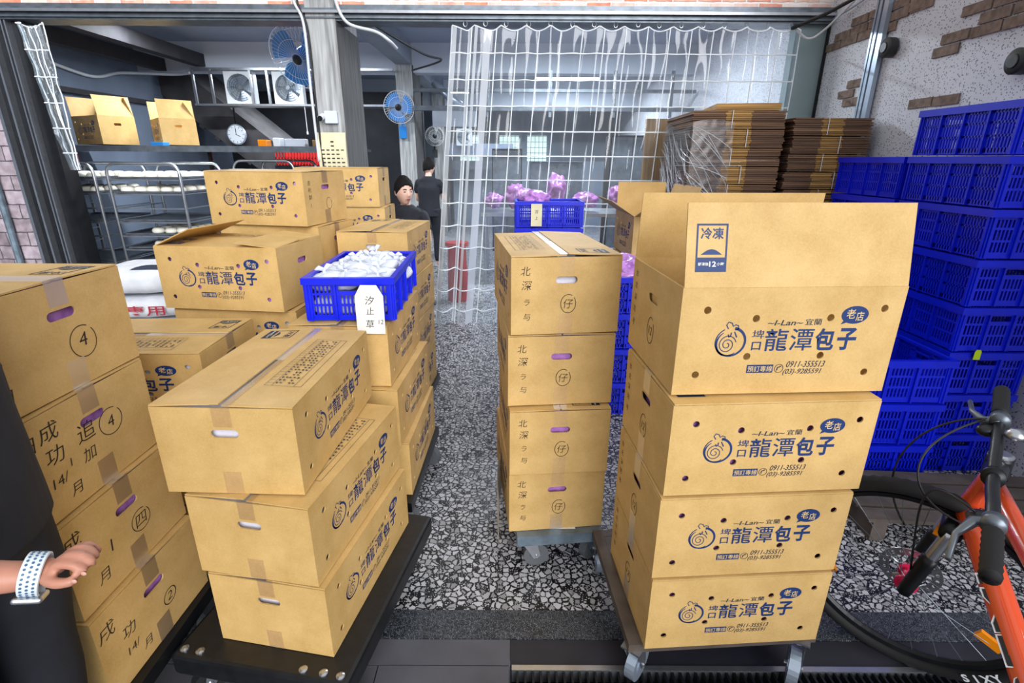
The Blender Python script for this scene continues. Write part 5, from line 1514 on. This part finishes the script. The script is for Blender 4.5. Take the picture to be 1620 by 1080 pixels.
# worker with black hair seated at the back
def far_person(label, x, y, zh, yaw, pitch=0.0, seated=True, top='black_cloth', hyaw=0.0):
    t = thing('person', label, 'person', (x, y, 0), yaw)     # local -y is forward
    zs = zh - .20
    hz = .50 if seated else .90
    k = (zs - hz) / .46
    n_ = {'pel': ((0, 0.03, hz), (.12, .09)), 'wai': ((0, .02, hz + .15 * k), (.11, .08)), 'che': ((0, .01, hz + .34 * k), (.14, .09)), 'nb': ((0, .01, zs + .09), .05), 'nk': ((0, -.005, zs + .13), .040), 'sk': ((0, -.02, zh - .04), .05)}
    e_ = [('pel', 'wai'), ('wai', 'che'), ('che', 'nb'), ('nb', 'nk'), ('nk', 'sk')]
    for s, q in ((-1, 'a'), (1, 'b')):
        n_['sh' + q] = ((s * .16, .01, zs + .02), .048); n_['el' + q] = ((s * .20, -.06, zs - .24), .038); n_['wr' + q] = ((s * .12, -.27, zs - .26), .024); n_['ha' + q] = ((s * .10, -.34, zs - .27), (.02, .032))
        e_ += [('che', 'sh' + q), ('sh' + q, 'el' + q), ('el' + q, 'wr' + q), ('wr' + q, 'ha' + q)]
        if seated: pts = [((s * .10, -.02, hz - .02), .075), ((s * .13, -.42, hz), .055), ((s * .13, -.44, .09), .038), ((s * .13, -.54, .04), .035)]
        else: pts = [((s * .09, .02, hz - .05), .08), ((s * .10, 0, .48), .055), ((s * .10, .02, .09), .038), ((s * .10, -.10, .04), .035)]
        for i, p in enumerate(pts): n_['l%d%s' % (i, q)] = p
        e_ += [('pel', 'l0' + q), ('l0' + q, 'l1' + q), ('l1' + q, 'l2' + q), ('l2' + q, 'l3' + q)]
    fs = []
    for s in (-1, 1):
        for j in range(4):
            xx = s * (.075 + .018 * j)
            fs.append(finger([(xx, -.35, zs - .27), (xx - s * .002, -.395, zs - .272), (xx - s * .006, -.42, zs - .285), (xx - s * .008, -.43 + .004 * j, zs - .305)], .0085))
        fs.append(finger([(s * .085, -.33, zs - .27), (s * .06, -.355, zs - .27), (s * .05, -.38, zs - .28)], .010))
    H_ = Matrix.Translation((0, -.03, zh)) @ Matrix.Rotation(hyaw, 4, 'Z') @ Matrix.Rotation(pitch, 4, 'X')
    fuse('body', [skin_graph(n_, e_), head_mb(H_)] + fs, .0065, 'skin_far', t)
    face_bits(t, H_, False)
    g = {'h': ((0, .03, hz - (.02 if seated else .12)), (.145, .115)), 'w': ((0, .02, hz + .15 * k), (.135, .105)), 'c': ((0, .015, hz + .34 * k), (.158, .11)), 'n': ((0, .02, zs + .065), .062)}
    ge = [('h', 'w'), ('w', 'c'), ('c', 'n')]
    for s, q in ((-1, 'a'), (1, 'b')):
        g['s' + q] = ((s * .16, .01, zs + .02), .06); g['e' + q] = ((s * .19, -.03, zs - .16), .052); ge += [('c', 's' + q), ('s' + q, 'e' + q)]
    tl = loft([(hz - (.06 if seated else .14), 0, .03, .165, .125), (hz + .15 * k, 0, .02, .150, .115), (hz + .34 * k, 0, .015, .165, .12), (zs + .035, 0, .01, .135, .085), (zs + .085, 0, .01, .07, .066)])
    fuse('t_shirt', [skin_graph(g, ge, 3), tl], .009, top, t)
    g = {'p': ((0, .03, hz + (0 if seated else .05)), (.135, .105))}; ge = []
    for s, q in ((-1, 'a'), (1, 'b')):
        if seated: pts = [((s * .10, -.06, hz - .01), .092), ((s * .13, -.42, hz), .072), ((s * .13, -.44, .12), .055)]
        else: pts = [((s * .09, .02, hz - .08), .098), ((s * .10, 0, .48), .072), ((s * .10, .02, .10), .058)]
        for i, p in enumerate(pts): g['%d%s' % (i, q)] = p
        ge += [('p', '0' + q), ('0' + q, '1' + q), ('1' + q, '2' + q)]
    fuse('trousers', [skin_graph(g, ge, 3)], .010, 'black_cloth', t)
    return t
far_person('young worker with short black hair and black top seated beyond the cartons', -.965, 4.80, 1.255, 0, R(6), hyaw=R(36))
st_ = thing('work_stool', 'low stool under the seated worker in black', 'stool', (-.965, 4.84, 0))
MB().cyl((0, 0, .34), (0, 0, .37), .14, n=20).build('seat', 'red_plastic', st_)
for k in range(4):
    a = PI / 4 + k * PI / 2
    MB().cyl((.10 * math.cos(a), .10 * math.sin(a), .34), (.13 * math.cos(a), .13 * math.sin(a), 0), .012, n=8).build('leg', 'dull_steel', st_)
far_person('worker in black standing with back turned, deep in the shop beside the pillars', -1.18, 7.6, 1.42, R(170), 0, False)

# ---------------------------------------------------------------- bicycle
bk = thing('bicycle', 'orange bicycle with black handlebar parked at the right edge', 'bicycle', (1.1, .9, 0))
IM = Matrix.Translation((-1.1, -.9, 0))
A = Vector((1.205, 1.25, .335)); wdir = Vector((-.72, .69, .0)).normalized(); up = (Vector((-.10, -.11, 1))).normalized()
axl = wdir.cross(up).normalized(); up = axl.cross(wdir).normalized()
if axl.x > 0: axl = -axl
WB = Matrix((wdir, up, wdir.cross(up))).transposed().to_4x4()   # local x = forward, y = up, z = axle
def wheel(center, B, parent, front=True):
    M = IM @ Matrix.Translation(center) @ B
    Rr = .325
    w = thing_part('wheel', parent)
    t = MB()
    def ty(a, q):
        th = 2 * PI * a; f = 2 * PI * q
        r = Rr + .022 * math.cos(f) + (.002 * (1 if int(a * 160) % 2 else -1) if abs(f - PI) > 2 else 0)
        return Vector((r * math.cos(th), r * math.sin(th), .024 * math.sin(f)))
    t.grid(ty, 160, 12, None, M); t.build('tyre', 'black_rubber', w, smooth=True)
    t = MB()
    def rim(a, q):
        th = 2 * PI * a; pr_ = [(.302, -.012), (.302, .012), (.288, .010), (.282, 0), (.288, -.010), (.302, -.012)]
        r, z = pr_[min(5, int(round(q * 5)))]
        return Vector((r * math.cos(th), r * math.sin(th), z))
    t.grid(rim, 72, 5, None, M); t.build('rim', 'dark_metal', w)
    t = MB()
    for k in range(28):
        a = 2 * PI * k / 28; b_ = a + (.5 if k % 4 < 2 else -.5); z = .028 if k % 2 else -.028
        t.cyl((.022 * math.cos(b_), .022 * math.sin(b_), z), (.286 * math.cos(a), .286 * math.sin(a), 0), .0011, n=5, M=M)
    t.build('spokes', 'dull_steel', w)
    t = MB(); t.cyl((0, 0, -.04), (0, 0, .04), .018, n=16, M=M); t.cyl((0, 0, -.032), (0, 0, -.024), .03, n=18, M=M).cyl((0, 0, .024), (0, 0, .032), .03, n=18, M=M)
    t.build('hub', 'pink_print', w)
    t = MB(); me = curve_mesh([circ(0, 0, .08, 36), circ(0, 0, .055, 30)] + [circ(.067 * math.cos(2 * PI * i / 18), .067 * math.sin(2 * PI * i / 18), .005, 8) for i in range(18)], .001)
    t.mesh(me, None, M @ Matrix.Translation((0, 0, .036)))
    for k in range(5): a = 2 * PI * k / 5; t.cyl((.015 * math.cos(a), .015 * math.sin(a), .036), (.058 * math.cos(a + .4), .058 * math.sin(a + .4), .036), .004, n=6, M=M)
    t.build('brake_disc', 'steel', w)
    for k in range(3):
        a = R((100, 205, 335)[k])
        MB().box(.20, .265, -.014, .014, -.006, .006, None, M @ Matrix.Rotation(a, 4, 'Z')).build('spoke_reflector', 'orange_reflector', w)
    if front:
        t = MB(); n_ = 4
        for sgn in (-1, 1):
            for i, chh in enumerate('SIXY'):
                ang_ = R(-127) + sgn * i * .085
                Fr = Matrix(((0, -1, 0, 0), (sgn, 0, 0, 0), (0, 0, sgn, 0), (0, 0, 0, 1)))
                T_ = M @ Matrix.Rotation(ang_, 4, 'Z') @ Matrix.Translation((Rr - .004, 0, sgn * .0248)) @ Fr
                me = text_mesh(chh, .034, .0012, 0, 'CENTER'); t.mesh(me, None, T_)
        t.build('tyre_lettering', 'white_paint', w)
    return w
def thing_part(name, parent):
    o = bpy.data.objects.new(name, None); COL.objects.link(o); o.parent = parent; o.empty_display_size = .05; return o
wheel(A, WB, bk)
fd = (Vector((1.197, 1.14, 0)) - Vector((.93, .51, 0))).normalized()
upf = Vector((-.08, .03, 1)).normalized(); WB2 = Matrix((fd, (upf - fd * upf.dot(fd)).normalized(), fd.cross((upf - fd * upf.dot(fd)).normalized()))).transposed().to_4x4()
RAX = Vector((.80, .12, .335))
wheel(RAX, WB2, bk, False)
Hl = Vector((1.24, 1.185, .63)); Ht = Vector((1.24, 1.145, .765)); BB = Vector((1.045, .52, .28)); SS = Vector((.92, .50, .70)); SAD = Vector((.90, .47, .84)); ST = Vector((1.150, 1.062, .845))
fm_ = MB()
def tb(a, b, r0, r1=None, n=14, mat=None, mb=fm_, k=6):
    pts = [a.lerp(b, i / k) for i in range(k + 1)]; r1 = r1 or r0
    mb.tube([IM @ p for p in pts], [r0 + (r1 - r0) * i / k for i in range(k + 1)], n, mat)
tb(Hl, Ht, .026); tb(Ht - Vector((0, 0, .02)), SS, .024, .018); tb(Hl + Vector((0, 0, .02)), BB, .033, .028); tb(SS, BB, .018)
for s in (-1, 1):
    off = WB2.to_3x3() @ Vector((0, 0, s * .06)); o2 = WB2.to_3x3() @ Vector((0, 0, s * .025))
    tb(BB + o2, RAX + off, .011); tb(SS + o2, RAX + off, .009)
fm_.build('bicycle_frame', 'orange_paint', bk, smooth=True)
# lettering along the down tube, on the side towards the camera
dtd = (Hl - BB).normalized(); mid = BB.lerp(Hl, .55); tocam = (Vector((0, 0, 1.525)) - mid); nrm = (tocam - dtd * tocam.dot(dtd)).normalized()
side_ = nrm.cross(dtd)
LM = IM @ Matrix.Translation(mid + nrm * .0335) @ Matrix((dtd, side_, nrm)).transposed().to_4x4()
lt = MB(); text_fit(lt, 'PREMI', -.20, .16, -.021, .021, .03, 0, 'black_plastic', LM)
text_fit(lt, 'PREMI', -.205, .165, -.0245, .0245, .045, 0, 'white_paint', LM @ Matrix.Translation((0, 0, -.0010)))
lt.build('frame_lettering', None, bk)
fk = MB()
crown = Hl + Vector((-.01, .012, -.02))
for s in (-1, 1):
    off = axl * s * .062
    c_ = crown + off - up * .02; d_ = A + off
    tb(c_, c_.lerp(d_, .45), .016, mat='steel', mb=fk); tb(c_.lerp(d_, .40), d_, .021, .018, mat='dark_metal', mb=fk)
tb(crown - axl * .075 - up * .02, crown + axl * .075 - up * .02, .026, mat='dark_metal', mb=fk)
tb(crown - up * .03, Ht + up * .03, .019, mat='dark_metal', mb=fk)
fk.build('suspension_fork', None, bk, smooth=True)
hb = MB(); E1 = Vector((1.41, 1.348, .91)); E0 = Vector((.905, .755, .765)); bd = (E1 - E0).normalized(); E1 = ST + bd * .38; E0 = ST - bd * .37
hb.tube([IM @ p for p in (E0, ST - bd * .12 - Vector((0, 0, .015)), ST - bd * .05 - Vector((0, 0, .03)), ST + bd * .05 - Vector((0, 0, .03)), ST + bd * .12 - Vector((0, 0, .015)), E1)], .0135, 12)
hb.build('handlebar', 'black_plastic', bk, smooth=True)
sm_ = MB(); tb(Ht + Vector((0, 0, .03)), ST - Vector((0, 0, .03)), .024, mb=sm_); tb(Ht, Ht + Vector((0, 0, .06)), .028, mb=sm_)
sm_.build('stem', 'dark_metal', bk, smooth=True)
cp = MB(); cp.lathe([(.026, 0), (.026, .004), (.02, .008)], 18, None, IM @ Matrix.Translation(Ht + Vector((0, 0, .06)))); cp.build('headset_cap', 'steel', bk)
for s, E0_ in ((-1, E0), (1, E1)):
    g_ = MB(); k = 14
    pts = [E0_ - bd * s * (.135 * i / k) for i in range(k + 1)]
    g_.tube([IM @ p for p in pts], [.019 if i % 2 else .017 for i in range(k + 1)], 14); g_.build('grip', 'black_rubber', bk, smooth=True)
    c0 = E0_ - bd * s * .165
    l_ = MB(); l_.tube([IM @ p for p in (c0, c0 + wdir * .03 - Vector((0, 0, .012)), c0 + wdir * .055 + bd * s * .05 - Vector((0, 0, .02)), c0 + wdir * .06 + bd * s * .12 - Vector((0, 0, .03)))], [.014, .012, .007, .006], 8)
    l_.tube([IM @ (c0 - bd * s * .012), IM @ (c0 + bd * s * .015)], .022, 14); l_.build('brake_lever', 'dull_steel', bk, smooth=True)
    q_ = MB(); q_.ball(IM @ (c0 - bd * s * .03 + wdir * .02 - Vector((0, 0, .02))), (.026, .022, .016)); q_.build('shifter', 'black_plastic', bk, smooth=True)
b = MB(); b.lathe([(.022, 0), (.022, .01), (.012, .022), (.001, .024)], 20, None, IM @ Matrix.Translation(ST + bd * .15 - wdir * .03 + Vector((0, 0, .0)))); b.build('bell', 'steel', bk, smooth=True)
for pts in ([E1 - bd * .17 + wdir * .02, E1 - bd * .2 + wdir * .16 - Vector((0, 0, .02)), crown + wdir * .22 + Vector((0, 0, .06)), crown + wdir * .10 - up * .1],
            [E1 - bd * .18 + wdir * .03, ST + wdir * .20 - Vector((0, 0, .02)), ST + wdir * .16 - bd * .1 - Vector((0, 0, .12)), Hl + Vector((.02, -.05, -.03))],
            [E0 + bd * .18 + wdir * .03, ST + wdir * .14 - bd * .12 + Vector((0, 0, .02)), Hl + wdir * .1, A + axl * .06 + up * .09]):
    sm = []
    for i in range(25):
        t = i / 24; p = pts[0] * (1 - t) ** 3 + pts[1] * 3 * t * (1 - t) ** 2 + pts[2] * 3 * t * t * (1 - t) + pts[3] * t ** 3; sm.append(IM @ p)
    MB().tube(sm, .0028, 6).build('brake_cable', 'cable_black', bk, smooth=True)
sd = MB(); sd.tube([IM @ p for p in (SS, SAD)], .014, 12); sd.build('seat_post', 'black_plastic', bk)
sd = MB()
SM = IM @ Matrix.Translation(SAD) @ Matrix.Rotation(math.atan2(fd.y, fd.x), 4, 'Z')
sd.grid(lambda a, q: Vector((-.13 + .27 * q, (.075 * (1 - q) ** .8 + .018) * math.cos(2 * PI * a) * (math.sin(PI * min(1, .06 + q * .9)) ** .3 if q < .999 else 0), .02 + .022 * math.sin(2 * PI * a) * (1 if 0 < q < 1 else 0))), 24, 14, None, SM)
sd.build('saddle', 'black_plastic', bk, smooth=True)
cs = MB(); CB = IM @ Matrix.Translation(BB) @ WB2
cs.cyl((0, 0, -.06), (0, 0, .06), .02, n=16, M=CB); cs.cyl((0, 0, .04), (0, 0, .045), .09, n=32, M=CB)
cs.box(-.012, .17, -.008, .008, .06, .07, None, CB); cs.box(-.17, .012, -.008, .008, -.07, -.06, None, CB); cs.build('crankset', 'dark_metal', bk)
for s in (1, -1): MB().box(s * .17 - .045, s * .17 + .045, -.012, .012, (.07 if s > 0 else -.16), (.16 if s > 0 else -.07), None, CB).build('pedal', 'black_plastic', bk)
ks = MB(); ks.tube([IM @ p for p in (BB.lerp(RAX, .3) + Vector((-.03, 0, 0)), Vector((.74, .44, .008)))], .008, 8); ks.build('kickstand', 'dull_steel', bk)

# low pallet in front of the crates
pl = MB()
for k in range(4): pl.box(-.5, .42, -.17 + k * .1, -.09 + k * .1, .09, .108)
for x in (-.48, -.04, .36): pl.box(x, x + .06, -.17, .21, 0, .09)
o = pl.build('wooden_pallet', 'pallet_wood'); o.location = (2.02, 1.95, 0); o.rotation_euler = (0, 0, R(-4)); tag(o, 'low weathered wooden pallet on the floor behind the bicycle', 'pallet')
for _m in (C_PUR, C_WHI): pass
